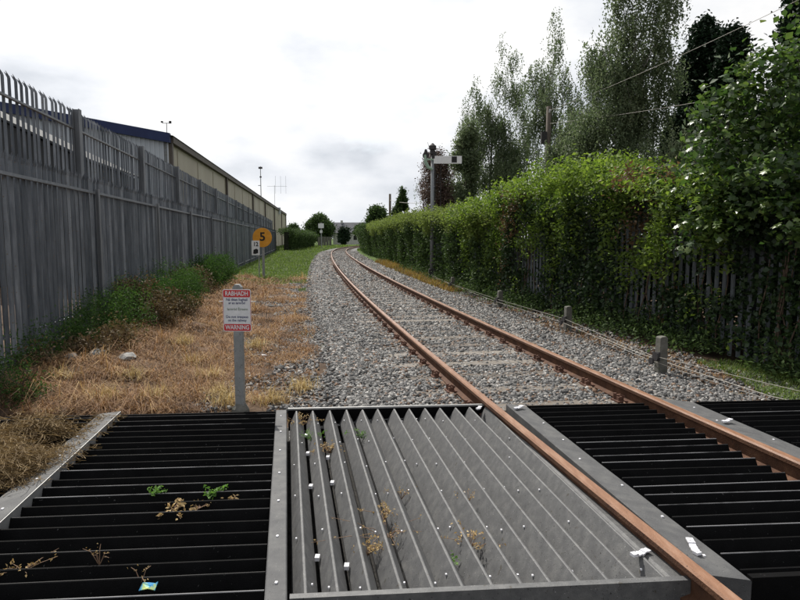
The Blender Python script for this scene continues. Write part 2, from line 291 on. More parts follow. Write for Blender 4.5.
def bed_material():
    m = bpy.data.materials.new('ballast bed'); m.use_nodes = True; t = m.node_tree; A = t.nodes.new; K = t.links.new; p = t.nodes['Principled BSDF']
    g = A('ShaderNodeNewGeometry'); v = A('ShaderNodeTexVoronoi'); v.inputs['Scale'].default_value = 19; K(g.outputs[0], v.inputs['Vector'])
    r = A('ShaderNodeValToRGB'); e = r.color_ramp.elements; e[0].position = .1; e[0].color = (.035, .035, .036, 1); e[1].position = 1; e[1].color = (.26, .255, .25, 1); k = e.new(.5); k.color = (.11, .11, .11, 1)
    sp = A('ShaderNodeSeparateColor'); K(v.outputs['Color'], sp.inputs[0]); K(sp.outputs[0], r.inputs[0]); K(r.outputs[0], p.inputs['Base Color'])
    b = A('ShaderNodeBump'); b.inputs['Strength'].default_value = 1; b.inputs['Distance'].default_value = .03; b.invert = True; K(v.outputs['Distance'], b.inputs['Height']); K(b.outputs[0], p.inputs['Normal']); p.inputs['Roughness'].default_value = .9
    return m
bedm = bed_material()
offs = np.array([-2.75, -2.35, -1.9, -1.2, -.6, 0, .6, 1.2, 1.8, 2.2, 2.6]); bz = np.array([-.22, -.10, -.05, -.04, -.045, -.05, -.045, -.04, -.05, -.08, -.2])
i0 = int(np.searchsorted(ys, 5.95)); P2 = ctr[i0:, None, :] + nor[i0:, None, :]*offs[None, :, None]
Vb = np.concatenate([P2, np.broadcast_to(bz[None, :, None], P2.shape[:2] + (1,))], -1)
idx = np.arange(Vb.shape[0]*Vb.shape[1]).reshape(Vb.shape[:2]); F = np.stack([idx[:-1, :-1], idx[:-1, 1:], idx[1:, 1:], idx[1:, :-1]], -1).reshape(-1, 4)
tag(link('ballast_bed', bulk('ballast_bed', Vb.reshape(-1, 3), F, bedm, smooth=True)), kind='structure')

def stones(P, size, name, rust=None):
    n = len(P); cube = np.array([[x, y, z] for z in (-1, 1) for y in (-1, 1) for x in (-1, 1)], float)
    V = np.broadcast_to(cube, (n, 8, 3)) * (1 + rng.uniform(-.45, .25, (n, 8, 3)))
    V = V*np.stack([rng.uniform(.75, 1.3, n), rng.uniform(.6, 1.1, n), rng.uniform(.4, .85, n)], 1)[:, None, :]
    a = rng.uniform(0, 6.28, n); b = rng.normal(0, .5, n); c = rng.normal(0, .5, n)
    ca, sa, cb, sb, cc, sn = np.cos(a), np.sin(a), np.cos(b), np.sin(b), np.cos(c), np.sin(c); O = np.zeros(n); I = np.ones(n)
    Rz = np.stack([ca, -sa, O, sa, ca, O, O, O, I], 1).reshape(n, 3, 3); Rx = np.stack([I, O, O, O, cb, -sb, O, sb, cb], 1).reshape(n, 3, 3); Ry = np.stack([cc, O, sn, O, I, O, -sn, O, cc], 1).reshape(n, 3, 3)
    V = np.einsum('nij,nkj->nki', Rz @ Rx @ Ry, V)*size[:, None, None]*.5 + P[:, None, :]
    q = np.array([[0, 2, 3, 1], [4, 5, 7, 6], [0, 1, 5, 4], [1, 3, 7, 5], [3, 2, 6, 7], [2, 0, 4, 6]])
    F = (np.arange(n)[:, None, None]*8 + q).reshape(-1, 4)
    return link(name, bulk(name, V.reshape(-1, 3), F, M['stone'], np.repeat(np.where(rng.random(n) < (0 if rust is None else rust), rng.uniform(.93, .98, n), rng.random(n)*.97), 6)))
Pl = []; Sz = []
for (y0, y1, den, smin, smax) in ((5.9, 9.5, 1900, .018, .046), (9.5, 14, 1150, .022, .05), (14, 24, 560, .03, .062), (24, 45, 170, .05, .09), (45, 80, 45, .06, .11)):
    n = int((y1 - y0)*4.9*den); Y = rng.uniform(y0, y1, n); o_ = rng.uniform(-2.55, 2.35, n)
    o_ = np.where((o_ < -2.1) & (rng.random(n) < .5), o_ + .5, o_)
    s_ = np.interp(Y, ys, seg); px = np.interp(s_, seg, ctr[:, 0]) + np.interp(s_, seg, nor[:, 0])*o_; py = np.interp(s_, seg, ctr[:, 1]) + np.interp(s_, seg, nor[:, 1])*o_
    z = np.interp(o_, offs, bz); sz = rng.uniform(smin, smax, n)*np.where(rng.random(n) < .07, 1.35, 1)
    ph = ((s_ - s_of(6.15)) % .72); onsl = (np.minimum(ph, .72 - ph) < .11) & (np.abs(o_) < 1.3)
    raild = np.minimum(np.abs(o_ - .8), np.abs(o_ + .8)); keep = (raild > .085) & ((py > 5.95)) & (~onsl | (rng.random(n) < .2 + .3*(np.abs(o_) < .6)))
    ed = rng.random(n) > np.clip((np.abs(o_) - 2.1)/.5, 0, .9)
    keep &= ed
    Pl.append(np.stack([px, py, z + sz*.12 + rng.uniform(-.005, .014, n)], 1)[keep]); Sz.append(sz[keep])
# stones below the front lip of the crossing panels and in the flangeways
n = 2600; U = rng.uniform(-1.5, 6, n); Vv = rng.uniform(-5.2, -2.95, n); Pq = GO + U[:, None]*GC + Vv[:, None]*GD
Pl.append(np.stack([Pq[:, 0], Pq[:, 1], rng.uniform(-.16, -.115, n)], 1)); Sz.append(rng.uniform(.035, .075, n))
n = 16000; Y = rng.uniform(6.0, 24, n); X = rng.uniform(-1, 0, n)*1.7 + (C(Y) - 2.3); kp = (X > FLX(Y) + 1.6) & ((near_noise(X, Y, 1.6) > .05) | (X > C(Y) - 2.9))
Pl.append(np.stack([X, Y, gz(X, Y) + .01], 1)[kp]); Sz.append(rng.uniform(.02, .05, n)[kp])
n = 5000; Y = rng.uniform(6.3, 20, n); X = C(Y) + rng.uniform(2.2, 3.2, n)
Pl.append(np.stack([X, Y, gz(X, Y) + .012], 1)); Sz.append(rng.uniform(.015, .045, n))
Pa = np.concatenate(Pl); dr = np.abs(np.abs(Pa[:, 0] - C(Pa[:, 1])) - .8); st = stones(Pa, np.concatenate(Sz), 'ballast_stones', rust=np.clip(.42 - dr*1.1, .02, .4)); tag(st, 'loose grey crushed stone ballast packed around the rails and sleepers', 'ballast', kind='stuff')

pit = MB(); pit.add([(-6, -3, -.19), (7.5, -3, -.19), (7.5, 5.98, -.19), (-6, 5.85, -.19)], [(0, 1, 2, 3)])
pit.obj('pit_floor', mat('floor with rib gap shade', [(.3, (.012, .011, .01)), (.8, (.04, .038, .035))], scale=20, rough=.9, bump=.6, bscale=40))['kind'] = 'structure'  # near-black sheet: shade in the gaps below the ribs, put into its colour
# ------------------------------------------------------------------ track
track = empty('railway_track', (*at(s_of(0))[0], 0), 'single rust brown railway track on timber sleepers curving away into the distance', 'railway track')
def world_part(mb, name, m, parent, smooth=False):
    o = mb.obj(name, m, None, smooth); o.parent = parent; o.matrix_parent_inverse = Matrix.Translation(-Vector(parent.location)) if parent.rotation_euler.z == 0 else parent.matrix_basis.inverted(); return o
prof = [(-.062, -.03), (.062, -.03), (.062, -.02), (.012, -.002), (.012, .078), (.035, .09), (.035, .118), (.026, .13), (-.026, .13), (-.035, .118), (-.035, .09), (-.012, .078), (-.012, -.002), (-.062, -.02)]
for off in (-.8, .8):
    ss = np.concatenate([np.arange(0, 40, .5), np.arange(40, seg[-1], 1.)]); n = len(prof)
    V = []
    for s in ss:
        p, t, nn = at(s, off)
        for (a, z) in prof: V.append((p[0] + nn[0]*a, p[1] + nn[1]*a, z))
    F = [(i*n + k, i*n + (k+1) % n, (i+1)*n + (k+1) % n, (i+1)*n + k) for i in range(len(ss)-1) for k in range(n)]
    me = bpy.data.meshes.new('rail'); me.from_pydata(V, [], F); me.materials.append(M['rust']); me.materials.append(M['rusttop'])
    for i, pl in enumerate(me.polygons):
        if i % n in (6, 7, 8): pl.material_index = 1
    me.update(); o = link('rail', me); o.parent = track; o.matrix_parent_inverse = Matrix.Translation(-track.location)
slm = MB().box((0, 0, -.092), (2.6, .25, .14)).mesh('sleeper', M['sleeper'])
cm = MB()
cm.box((0, 0, -.018), (.30, .15, .02)); cm.box((-.10, 0, .008), (.06, .09, .04)); cm.box((.10, 0, .008), (.06, .09, .04))
for sx in (-1, 1):
    cm.tube([(sx*.125, .035, 0), (sx*.125, .035, .055)], .018, 6); cm.tube([(sx*.06, -.04, .03), (sx*.10, -.03, .05), (sx*.12, .03, .03)], .012, 6)
cm = cm.mesh('rail_fastening', M['chair'])
s = s_of(6.15); k = 0
while s < seg[-1] - 2:
    p, t, nn = at(s); a = math.atan2(nn[1], nn[0])
    so_ = link('sleeper', slm, track, Vector((p[0], p[1], random.uniform(-.006, .006))) - track.location, (0, random.gauss(0, .003), a + random.gauss(0, .01)))
    if k < 45:
        for off in (-.8, .8): link('rail_fastening', cm, so_, (off, 0, .004), (0, 0, 0))
    s += .72; k += 1

# ------------------------------------------------------------------ anti-trespass panels
AC = math.atan2(GC[1], GC[0]); AD = math.atan2(-GD[0], GD[1])
LD = float(np.linalg.norm(GD)); LC = float(np.linalg.norm(GC))
def vec(p): return Vector(p)
def quadbeam(mb, P0, P1, wdir, prof):
    """bar from P0 to P1 with a profile given as (across, z), across measured along wdir"""
    n = len(prof); wd = Vector(wdir).normalized(); vs = [P0 + wd*a + Vector((0, 0, z)) for a, z in prof] + [P1 + wd*a + Vector((0, 0, z)) for a, z in prof]
    return mb.add(vs, [tuple(range(n)), tuple(range(2*n-1, n-1, -1))] + [(i, n+i, n+(i+1) % n, (i+1) % n) for i in range(n)])
c3 = Vector((GC[0], GC[1], 0)); d3 = Vector((GD[0], GD[1], 0))
def panel(u0, u1, v0, v1, label, ground_z=.06):
    e = empty('trespass_panel', G((u0+u1)/2, (v0+v1)/2, -.12), label, 'rubber panel', 'ribbed rubber panels laid round the rails'); return e
def put(mb, name, m, parent, smooth=False):
    o = mb.obj(name, m, parent, smooth); o.location = -Vector(parent.location); return o
TRI = [(-.069, -.12), (.069, -.12), (.005, 0), (-.005, 0)]
# central grey panel, ribs along the track
cp = panel(0, 1.88, -3, 0, 'weathered grey ribbed panel with ridges running along the track, left of the near rail')
u = .075
for i in range(13):
    first = i < 4
    wdt = .145 if not first else .152
    hw = .071 if not first else .062
    pr_ = [(-hw, -.15), (hw, -.15), (hw, -.118), (.007, -.002), (.003, 0), (-.003, 0), (-.007, -.002), (-hw, -.118)]
    mb = MB(); quadbeam(mb, GS(u, -3.0 + .02), GS(u + random.gauss(0, .004), -.01 + random.gauss(0, .004)), c3, pr_); put(mb, 'rib', M['rub'], cp)
    # small pale fixings along every ridge flank
    sm = MB()
    for v in np.arange(-2.85, -.1, .52):
        sd = random.choice((-1, 1)); a = GS(u, v + random.uniform(-.05, .05), .06)
        sm.box(a + c3*sd*.034 + Vector((0, 0, -.041)), (.008, .012, .008))
    put(sm, 'fixing', M['white'], cp)['kind'] = 'stuff'
    u += wdt
flat = MB(); quadbeam(flat, GS(1.9, -2.98), GS(1.9, -.01), c3, [(-.055, -.12), (.05, -.12), (.05, -.012), (-.02, -.004), (-.05, -.03)]); put(flat, 'edge_rib', M['rub'], cp)
b = MB(); quadbeam(b, GS(-.0, .05), GS(1.95, .05), d3, [(-.012, -.2), (.012, -.2), (.012, -.005), (-.012, -.005)]); put(b, 'valley_shade_plate', M['blk'], cp)  # added black sheet, gives the shade in the valleys at the rib ends
b = MB(); quadbeam(b, GS(-.0, .05), GS(1.95, .05), d3, [(-.014, -.003), (.014, -.003), (.014, .012), (-.014, .012)]); put(b, 'back_bar', M['steel'], cp)
b = MB(); quadbeam(b, GS(0, -3.0), GS(1.95, -3.0), d3, [(-.02, -.15), (.018, -.15), (.018, .004), (-.02, .004)]); put(b, 'front_lip', M['rub'], cp)
for (uu, vv) in ((.152, -.9), (.152, -1.55), (.304, -1.5), (.304, -1.0), (.152, -2.5), (.304, -2.6), (.152, -.45)):
    b = MB(); b.box(GS(uu, vv, -.03), (.024, .04, .02)); put(b, 'spacer', M['white'], cp)
def crossed(u0, u1, v0, v1, label, front=False):
    e = panel(u0, u1, v0, v1, label); v = v1 - .075
    while v > v0 + .05:
        dz = random.gauss(0, .003); sk = random.gauss(0, .004)
        mb = MB(); quadbeam(mb, G(u0 + .004, v + sk, .06 + dz), G(u1 + .035*(-v)*(u1 == -.11) - .004, v - sk, .06 + dz*.5), d3, [(-.069, -.12), (.069, -.12), (.006, -.003), (-.006, -.003)]); put(mb, 'rib', M['blk'], e)
        # light along the rib crest, put in as a paler strip
        if random.random() < .62:
            c0 = u0 + .004; c1 = u1 + .035*(-v)*(u1 == -.11) - .004
            mb = MB(); quadbeam(mb, G(c0, v + sk, .06 + dz), G(c1, v - sk, .06 + dz*.5), d3, [(-.0038, -.0028), (.0038, -.0028), (.002, .0006), (-.002, .0006)]); put(mb, 'crest_light', M['worn'], e)
        v -= .143
    if front:
        b = MB(); quadbeam(b, G(u0, v0), G(u1, v0), d3, [(-.02, -.17), (.018, -.17), (.018, .0), (-.02, .0)]); put(b, 'front_lip', M['blk'], e)
    b = MB(); quadbeam(b, G(u0, v1 + .01), G(u1, v1 + .01), d3, [(-.01, -.12), (.01, -.12), (.01, -.004), (-.01, -.004)]); put(b, 'back_bar', M['blk'], e)
    return e
crossed(-3.4, -1.69, -4, 0, 'black ribbed panel buried in dead straw at the far left below the fence')
crossed(-1.5, -.11, -4, 0, 'black ribbed panel with ridges across, between the two grey edge boards')
crossed(2.25, 3.4, -3, 0, 'black ribbed panel with ridges across, lying between the two rails', True)
crossed(3.92, 6.9, -4, 0, 'black ribbed panel at the far right beyond the second rail below the hedge')
def board(u0, u1, v0, v1, z0, z1, label, m='rubstrip', skew=0):
    a = G((u0+u1)/2, (v0+v1)/2, -.1); e = empty('edge_board', a, label, 'edge board', 'grey edge boards beside the ribbed panels'); mb = MB()
    n = 12
    for k in range(2):
        pass
    P = []
    for k in range(n+1):
        v = v0 + (v1 - v0)*k/n; w_ = .0015*math.sin(k*1.7)
        GG = GS if u0 == -.11 else G; P += [GG(u0, v, z0 - .13), GG(u1 + skew*(v1-v), v, z1 - .13), GG(u1 + skew*(v1-v), v, z1 - .006), GG(u1 - .006 + skew*(v1-v), v, z1 + w_), GG(u0 + .006, v, z0 + w_), GG(u0, v, z0 - .006)]
    fs = [(k*6 + i, k*6 + (i+1) % 6, (k+1)*6 + (i+1) % 6, (k+1)*6 + i) for k in range(n) for i in range(6)] + [tuple(range(5, -1, -1)), tuple(n*6 + i for i in range(6))]
    mb.add(P, fs); put(mb, 'board', M[m], e)
    sm = MB()
    for v in np.arange(v0 + .2, v1, .45):
        uu = random.uniform(u0 + .05, u1 - .05); f = (uu - u0)/(u1 - u0); sm.box((GS if u0 == -.11 else G)(uu, v, z0 + (z1 - z0)*f + .003), (.012, .016, .006))
    put(sm, 'fixing', M['white'], e)['kind'] = 'stuff'
    return e
s1 = board(-1.69, -1.5, -4, .02, .065, .085, 'grey edge board at the left littered with straw beside the black panel')
mbx = MB(); quadbeam(mbx, G(-1.497, -4, .0), G(-1.497, .02, .0), c3, [(-.001, -.05), (.004, -.05), (.004, .088), (-.001, .088)]); put(mbx, 'edge_highlight', M['steel'], s1)  # highlight on the board edge, made as a thin pale strip
board(-.11, -.012, -4, 0, .07, .07, 'narrow grey edge board along the left side of the central ribbed panel')
board(2.035, 2.24, -3.03, -.02, .088, .055, 'grey edge board lying just inside the nearer rail')
board(3.57, 3.91, -3.6, 0, .10, .05, 'grey edge board along the outer side of the further rail')
# white cable ties round the boards
def tie(u, v, z, du, dv, label, n=5):
    e = empty('cable_tie', G(u, v, z), label, 'tie', 'white ties on the rubber panels'); mb = MB()
    pts = [Vector(G(u, v, z)) + c3*du*(k/n) + d3*dv*(k/n) + Vector((0, 0, .006*math.sin(k*2.1))) for k in range(n+1)]
    for a, b_ in zip(pts[:-1], pts[1:]):
        t = (b_ - a); L_ = t.length; an = math.atan2(t.y, t.x); mb.box((a + b_)/2, (L_*.95, .034, .008), Matrix.Rotation(an, 3, 'Z') @ Matrix.Rotation(random.uniform(-.2, .2), 3, 'Y'))
    put(mb, 'strap', M['white'], e)
    hd = MB(); hd.box(pts[0] + Vector((0, 0, .006)), (.03, .03, .014), Matrix.Rotation(.4, 3, 'Z')); put(hd, 'buckle', M['white'], e)
tie(1.80, -2.79, .068, .10, .05, 'white tie near the front corner of the central grey panel')
tie(2.10, -2.83, .085, .06, .16, 'white tie across the board inside the near rail, close to its front end')
tie(2.06, -.22, .095, .10, .10, 'white tie at the far end of the board inside the near rail')
tie(1.74, -.12, .07, .05, .10, 'white tie at the far right corner of the central grey panel')
tie(3.50, -.14, .04, .04, .04, 'white tie at the far end of the black panel against the second rail', 2)
tie(3.66, -.78, .10, .12, .08, 'white tie on the board outside the second rail')

# ------------------------------------------------------------------ palisade fences
def pale_mesh(h, w_, m, splay=.03, fwd=.03, name='pale'):
    prof = [(-.5, 0), (-.3, .6), (-.12, .6), (0, .1), (.12, .6), (.3, .6), (.5, 0)]; dep = .036; th = .004
    lv = [(0, 1), (h - .11, 1)]; V = []; nP = len(prof)
    for side in (0, th):
        for z, s_ in lv: V += [(x*w_*s_, y*dep + side, z) for x, y in prof]
        for k, (x, y) in enumerate(prof): V.append((x*w_*(1 + splay/w_*2*abs(x)), y*dep + side + fwd*(.3 + .7*(k in (0, 3, 6))), h - (.0 if k == 3 else (.03 if k in (0, 6) else .075))))
    F = []
    for sd in (0, 1):
        b = sd*3*nP
        for l in (0, 1):
            for k in range(nP-1):
                q = (b + l*nP + k, b + l*nP + k + 1, b + (l+1)*nP + k + 1, b + (l+1)*nP + k); F.append(q if sd == 0 else q[::-1])
    for l in (0, 1):
        for k in (0, nP-1): F.append((l*nP + k, (l+1)*nP + k, 3*nP + (l+1)*nP + k, 3*nP + l*nP + k))
    me = bpy.data.meshes.new(name); me.from_pydata(V, [], F); me.materials.append(m); me.update(); return me
def fence(label, path, pitch, h, w_, rails, post_every, post_d, post_h, m, mp_, face=-1, s_start=0, post_size=(.1, .06), z0=None, jitter=.006, post_off=.0, skip=None, fwd=.03, lean=0, behind=False, splay=.02):
    """path(s)->(x,y,angle) ; pales on the track side of the rails. face=+1: the track lies to the right of the direction of travel"""
    Ltot = path(None); x, y, a = path(0); root = empty('palisade_fence', (x, y, 0), label, 'fence')
    pm = pale_mesh(h, w_, m, fwd=fwd, splay=splay); base = Vector((x, y, 0)); s = s_start; k = 0; Vs = []; Fs = []
    pv = np.array([v.co for v in pm.vertices]); pf = [tuple(p.vertices) for p in pm.polygons]
    while s < Ltot:
        x, y, a = path(s); z = (z0(x, y) if z0 else -.02)
        if not (skip and skip(s)):
            an = a + (math.pi if face > 0 else 0)
            n_ = Vector((math.sin(a), -math.cos(a), 0))*face; loc = Vector((x, y, z + random.gauss(0, jitter))) + n_*(-.055 if behind else .03)
            if k < 300: link('pale', pm, root, loc - base, (random.gauss(0, .0015), random.gauss(0, .002) + lean, an))
            else:
                c_, s__ = math.cos(an), math.sin(an); q = pv.copy(); q[:, 0], q[:, 1] = pv[:, 0]*c_ - pv[:, 1]*s__, pv[:, 0]*s__ + pv[:, 1]*c_
                b_ = sum(len(v) for v in Vs); Vs.append(q + np.array(loc - base)); Fs += [tuple(b_ + i for i in f) for f in pf]
            k += 1
        s += pitch
    if Vs:
        me = bpy.data.meshes.new('distant_pales'); me.from_pydata(np.concatenate(Vs).tolist(), [], Fs); me.materials.append(m); me.update(); link('distant_pales', me, root)['kind'] = 'stuff'
    s = post_off; posts = []
    while s < Ltot:
        x, y, a = path(s); z = (z0(x, y) if z0 else -.02); mb = MB(); Mz = Matrix.Rotation(a, 3, 'Z'); n_ = Vector((math.sin(a), -math.cos(a), 0))*face
        cpt = Vector((x, y, z)) - n_*(.03 if post_d is None else post_d)*(-1 if behind else 1)
        hw, hh = post_size
        mb.box(cpt + Vector((0, 0, post_h/2)) + n_*hh*.46, (hw, .008, post_h), Mz); mb.box(cpt + Vector((0, 0, post_h/2)) - n_*hh*.46, (hw, .008, post_h), Mz); mb.box(cpt + Vector((0, 0, post_h/2)), (.008, hh*.84, post_h), Mz)
        o = mb.obj('post', mp_, root); o.location = -base; posts.append(s); s += post_every
    ends = sorted(set([0] + posts + [Ltot - .01]))
    for z_ in rails:
        for a_, b_ in zip(ends[:-1], ends[1:]):
            if b_ - a_ < .3: continue
            x0, y0, an = path(a_ + .02); x1, y1, _ = path(b_ - .02); P0 = Vector((x0, y0, (z0(x0, y0) if z0 else 0) + z_)); P1 = Vector((x1, y1, (z0(x1, y1) if z0 else 0) + z_))
            n_ = Vector((math.sin(an), -math.cos(an), 0))*face
            mb = MB(); quadbeam(mb, P0, P1, n_, [(-.025, -.025), (.022, -.025), (.022, -.017), (-.017, -.017), (-.017, .025), (-.025, .025)]); o = mb.obj('fence_rail', mp_, root); o.location = -base
    return root
fa = math.atan2(1, -.156); fl = math.hypot(1, .156)
def lpath(off, Y0, Y1):
    def f(s):
        if s is None: return (Y1 - Y0)*fl
        Y = Y0 + s/fl; return FLX(Y) + off, Y, fa
    return f
zl = lambda x, y: float(gz(x, y)) - .06
F1 = fence('weathered grey lower palisade fence with rail along the left of the line', lpath(0, 4.2, 84), .172, 2.72, .078, (.22, 2.42), 4.5, .04, 2.5, M['galvdark'], M['galv'], face=1, z0=None, post_off=2.1*fl, fwd=.03, behind=True, post_size=(.08, .05))
F2 = fence('taller grey palisade fence with pointed tops standing behind the left one', lpath(-.55, 4.2, 84), .19, 4.03, .058, (.3, 3.62), 4.55, .06, 3.97, M['galvdark'], M['galv'], face=1, post_size=(.15, .11), post_off=2.75*fl, fwd=-.035, behind=True, splay=.012)
# bright scrap rail end at the foot of the near bay is the bottom rail of the fence itself
def rpath(o0, Ya, Yb):
    Yq = np.arange(Ya, Yb, .1); off = np.interp(Yq, [4, 10, 16, 30, 80], [3.75, 3.5, 3.05, 3.15, 3.25]) + o0; ss = np.interp(Yq, ys, seg)
    X = np.interp(ss, seg, ctr[:, 0]) + np.interp(ss, seg, nor[:, 0])*off; Y = np.interp(ss, seg, ctr[:, 1]) + np.interp(ss, seg, nor[:, 1])*off
    q = np.r_[0, np.cumsum(np.hypot(np.diff(X), np.diff(Y)))]
    def f(s):
        if s is None: return q[-1]
        s2 = min(s + .2, q[-1]); s1_ = s2 - .2
        x, y = np.interp(s, q, X), np.interp(s, q, Y); dx = np.interp(s2, q, X) - np.interp(s1_, q, X); dy = np.interp(s2, q, Y) - np.interp(s1_, q, Y)
        return float(x), float(y), math.atan2(dy, dx)
    return f
RP = rpath(0, 4.4, 60)
fence('grey palisade fence overgrown with ivy along the right of the line', RP, .165, 2.45, .07, (.35, 2.05), 2.75, .06, 2.4, M['greenish'], M['galvdark'], face=-1, post_size=(.1, .08), post_off=.8)

# ------------------------------------------------------------------ climbers and hedges on the right
def strip_foliage(path, s0, s1, hfun, n_sub, per, sig, depth=.5, face=-1, holes=None, zlo=.05, topbias=.3):
    """sub-clumps over the face and top of a hedge along path"""
    s = rng.uniform(s0, s1, n_sub); Px = []; q = [path(v) for v in s]; q = np.array(q); h = hfun(s)
    top = rng.random(n_sub) < topbias
    z = np.where(top, h + rng.normal(0, .10, n_sub), zlo + (h - zlo)*rng.random(n_sub)**.8)
    bulge = .18*np.sin(s*1.9) + .12*np.sin(s*4.3 + z*3) + .1*np.sin(z*2.5 + s)
    d = np.where(top, rng.uniform(-.2, depth + .4, n_sub), depth*.55 + bulge*np.clip(z/h + .2, 0, 1.2) + np.abs(rng.normal(0, .09, n_sub)))*np.where(top, 1, .35 + .65*np.clip(z/h*1.2, 0, 1))
    d = np.maximum(d, .05)
    n_ = np.stack([np.sin(q[:, 2]), -np.cos(q[:, 2])], 1)*face
    inner = top & (rng.random(n_sub) < .5); d[inner] = -rng.uniform(0, depth + .3, inner.sum())
    c = np.stack([q[:, 0] + n_[:, 0]*d, q[:, 1] + n_[:, 1]*d, z], 1)
    if holes is not None:
        k = ~holes(s, z, d); c = c[k]; s = s[k]; z = z[k]
    cnt = np.maximum(rng.poisson(per, len(c)), 2); idx = np.repeat(np.arange(len(c)), cnt)
    P = c[idx] + rng.normal(size=(len(idx), 3))*sig; P[:, 2] = np.maximum(P[:, 2], .02)
    return P, s[idx], P[:, 2], rng.random(len(c))[idx]
def Yof(path, s): return np.array([path(v)[1] for v in s])
sy = {Y: None for Y in (6, 9, 12, 20, 30)}
sg = np.linspace(0, RP(None), 400); Yg = np.array([RP(v)[1] for v in sg])
S = lambda Y: float(np.interp(Y, Yg, sg))
def holes_fn(s, z, d):
    a = (np.sin(s*1.35 + .6) + .7*np.sin(s*3.1 + 1.7) + .5*np.sin(s*.55)) > np.where(z < .9, .9, -.15)
    return a & (z > .35) & (z < 1.95) & (rng.random(len(s)) < .95)
# ivy on the near fence
H1 = lambda s: 2.45 + .15*np.sin(s*1.3)
P, s_, z_, q_ = strip_foliage(RP, S(4.6), S(17), H1, 5200, 9, .07, depth=.22, holes=holes_fn, topbias=.12)
iv = empty('ivy', (*RP(S(9))[:2], 0), 'dark glossy ivy climbing over the palisade fence on the right', 'ivy')
def wl(name, P, size, m, parent, **k):
    return leaves(name, P - np.array(parent.location), size, m, parent, **k)
wl('foliage', P, rng.uniform(.03, .10, len(P)), M['ivy'], iv, rnd=.5*q_ + .5*rng.random(len(P)), up=.35, aspect=.85, kind='stuff')
vm = MB()
for k in range(60):
    s = random.uniform(S(5), S(17)); x, y, a = RP(s); n_ = Vector((math.sin(a), -math.cos(a)))*-1; t_ = Vector((math.cos(a), math.sin(a))); pts = []; w0 = random.uniform(-.3, .3)
    for j in range(8):
        zz = j*.34; pts.append((x + n_.x*(.08 + .06*math.sin(j + k)) + t_.x*(w0*j*.15 + .05*math.sin(j*1.7 + k)), y + n_.y*.08 + t_.y*(w0*j*.15 + .05*math.sin(j*1.7 + k)), zz))
    vm.tube(pts, [.012*(1 - .08*j) for j in range(8)], 5)
o = vm.obj('stems', M['vine'], iv); o.location = -Vector(iv.location); o['kind'] = 'stuff'
# bright climber mass on top, further along
H2 = lambda s: np.interp(s, [S(8.6), S(10.2), S(12), S(15), S(18), S(21)], [2.2, 2.5, 2.92, 2.8, 2.42, 2.4]) + .1*np.sin(s*3.7) + .07*np.sin(s*8.1)
def upper(s, z, d): return (z < 1.3 + .45*np.sin(s*1.9) + .3*np.sin(s*4.7)) & (rng.random(len(s)) < .94)
P, s_, z_, q_ = strip_foliage(RP, S(8.4), S(20.5), H2, 5200, 10, .085, depth=.55, holes=upper, topbias=.45)
cb = empty('climber', (*RP(S(14))[:2], 0), 'bright green climbing shrub heaped over the top of the right fence', 'climbing plant')
rus = (rng.random(len(P)) < .0) | ((np.sin(s_*1.1 + 2) + np.sin(s_*2.7 + z_*2.2)) > 1.45)
wl('foliage', P[~rus], rng.uniform(.03, .115, (~rus).sum()), M['bright'], cb, rnd=(.5*q_ + .5*rng.random(len(P)))[~rus], up=.5, aspect=.55, kind='stuff')
wl('russet_foliage', P[rus], rng.uniform(.045, .09, rus.sum()), M['russet'], cb, rnd=(.5*q_ + .5*rng.random(len(P)))[rus], up=.4, aspect=.55, kind='stuff')
# upright sprays that break the outline
Ps = []; Ds = []
for k in range(230):
    s = random.uniform(S(9), S(20)); x, y, a = RP(s); h = float(H2(s)); t = Vector((random.gauss(0, .35), random.gauss(0, .35), 1)).normalized(); Ln = random.uniform(.15, .42); b0 = Vector((x + random.uniform(-.55, .45), y + random.uniform(-.3, .3), h - .08))
    for j in range(12): Ps.append(b0 + t*Ln*j/12 + Vector((random.gauss(0, .03), random.gauss(0, .03), 0)))
wl('sprays', np.array([list(p) for p in Ps]), .075, M['bright'], cb, up=.3, aspect=.5, kind='stuff')
# low weeds at the fence foot on the right
foot = empty('weeds', (*RP(S(10), )[:2], 0), 'low mixed green weeds at the foot of the right fence', 'weeds')
n = 26000; s = rng.uniform(S(4.6), S(34), n); q = np.array([RP(v) for v in s[:n]]); d = np.abs(rng.normal(0, .30, n)); k = (np.sin(s*1.3) + np.sin(s*3.3)) > -1.1; n_ = np.stack([-np.sin(q[:, 2]), np.cos(q[:, 2])], 1)
P = np.stack([q[:, 0] + n_[:, 0]*d, q[:, 1] + n_[:, 1]*d, np.abs(rng.normal(0, .2, n))*np.clip(1.2 - d, .05, 1)], 1)[k]
wl('foliage', P, rng.uniform(.04, .09, len(P)), M['hedge'], foot, up=.4, aspect=.5, kind='stuff')
# ivy hedge between the climber and the clipped part
H3 = lambda s: np.interp(s, [S(17), S(20), S(30), S(59)], [2.35, 2.42, 2.65, 2.65]) + .07*np.sin(s*2.9) + .05*np.sin(s*6.7)
P, s_, z_, q_ = strip_foliage(RP, S(17), RP(None) - .1, H3, 11000, 9, .11, depth=.34, holes=lambda s, z, d: (np.sin(s*2.2) + np.sin(s*.9 + 1) > 1.2) & (z > .8) & (z < 1.7), topbias=.3)
hd = empty('hedge', (*RP(S(35))[:2], 0), 'long tall hedge of dark ivy with paler top running past the signal post', 'hedge')
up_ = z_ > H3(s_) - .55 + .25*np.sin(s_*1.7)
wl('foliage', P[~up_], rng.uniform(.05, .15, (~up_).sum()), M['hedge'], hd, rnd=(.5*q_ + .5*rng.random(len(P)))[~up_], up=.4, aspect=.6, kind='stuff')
mtop = mat('paler hedge top leaves', [(.1, (.07, .10, .03)), (.6, (.17, .22, .065)), (1, (.27, .31, .12))], scale=.5, attr='rnd', attr_mix=.6, rough=.75, spec=.15, transl=.35)
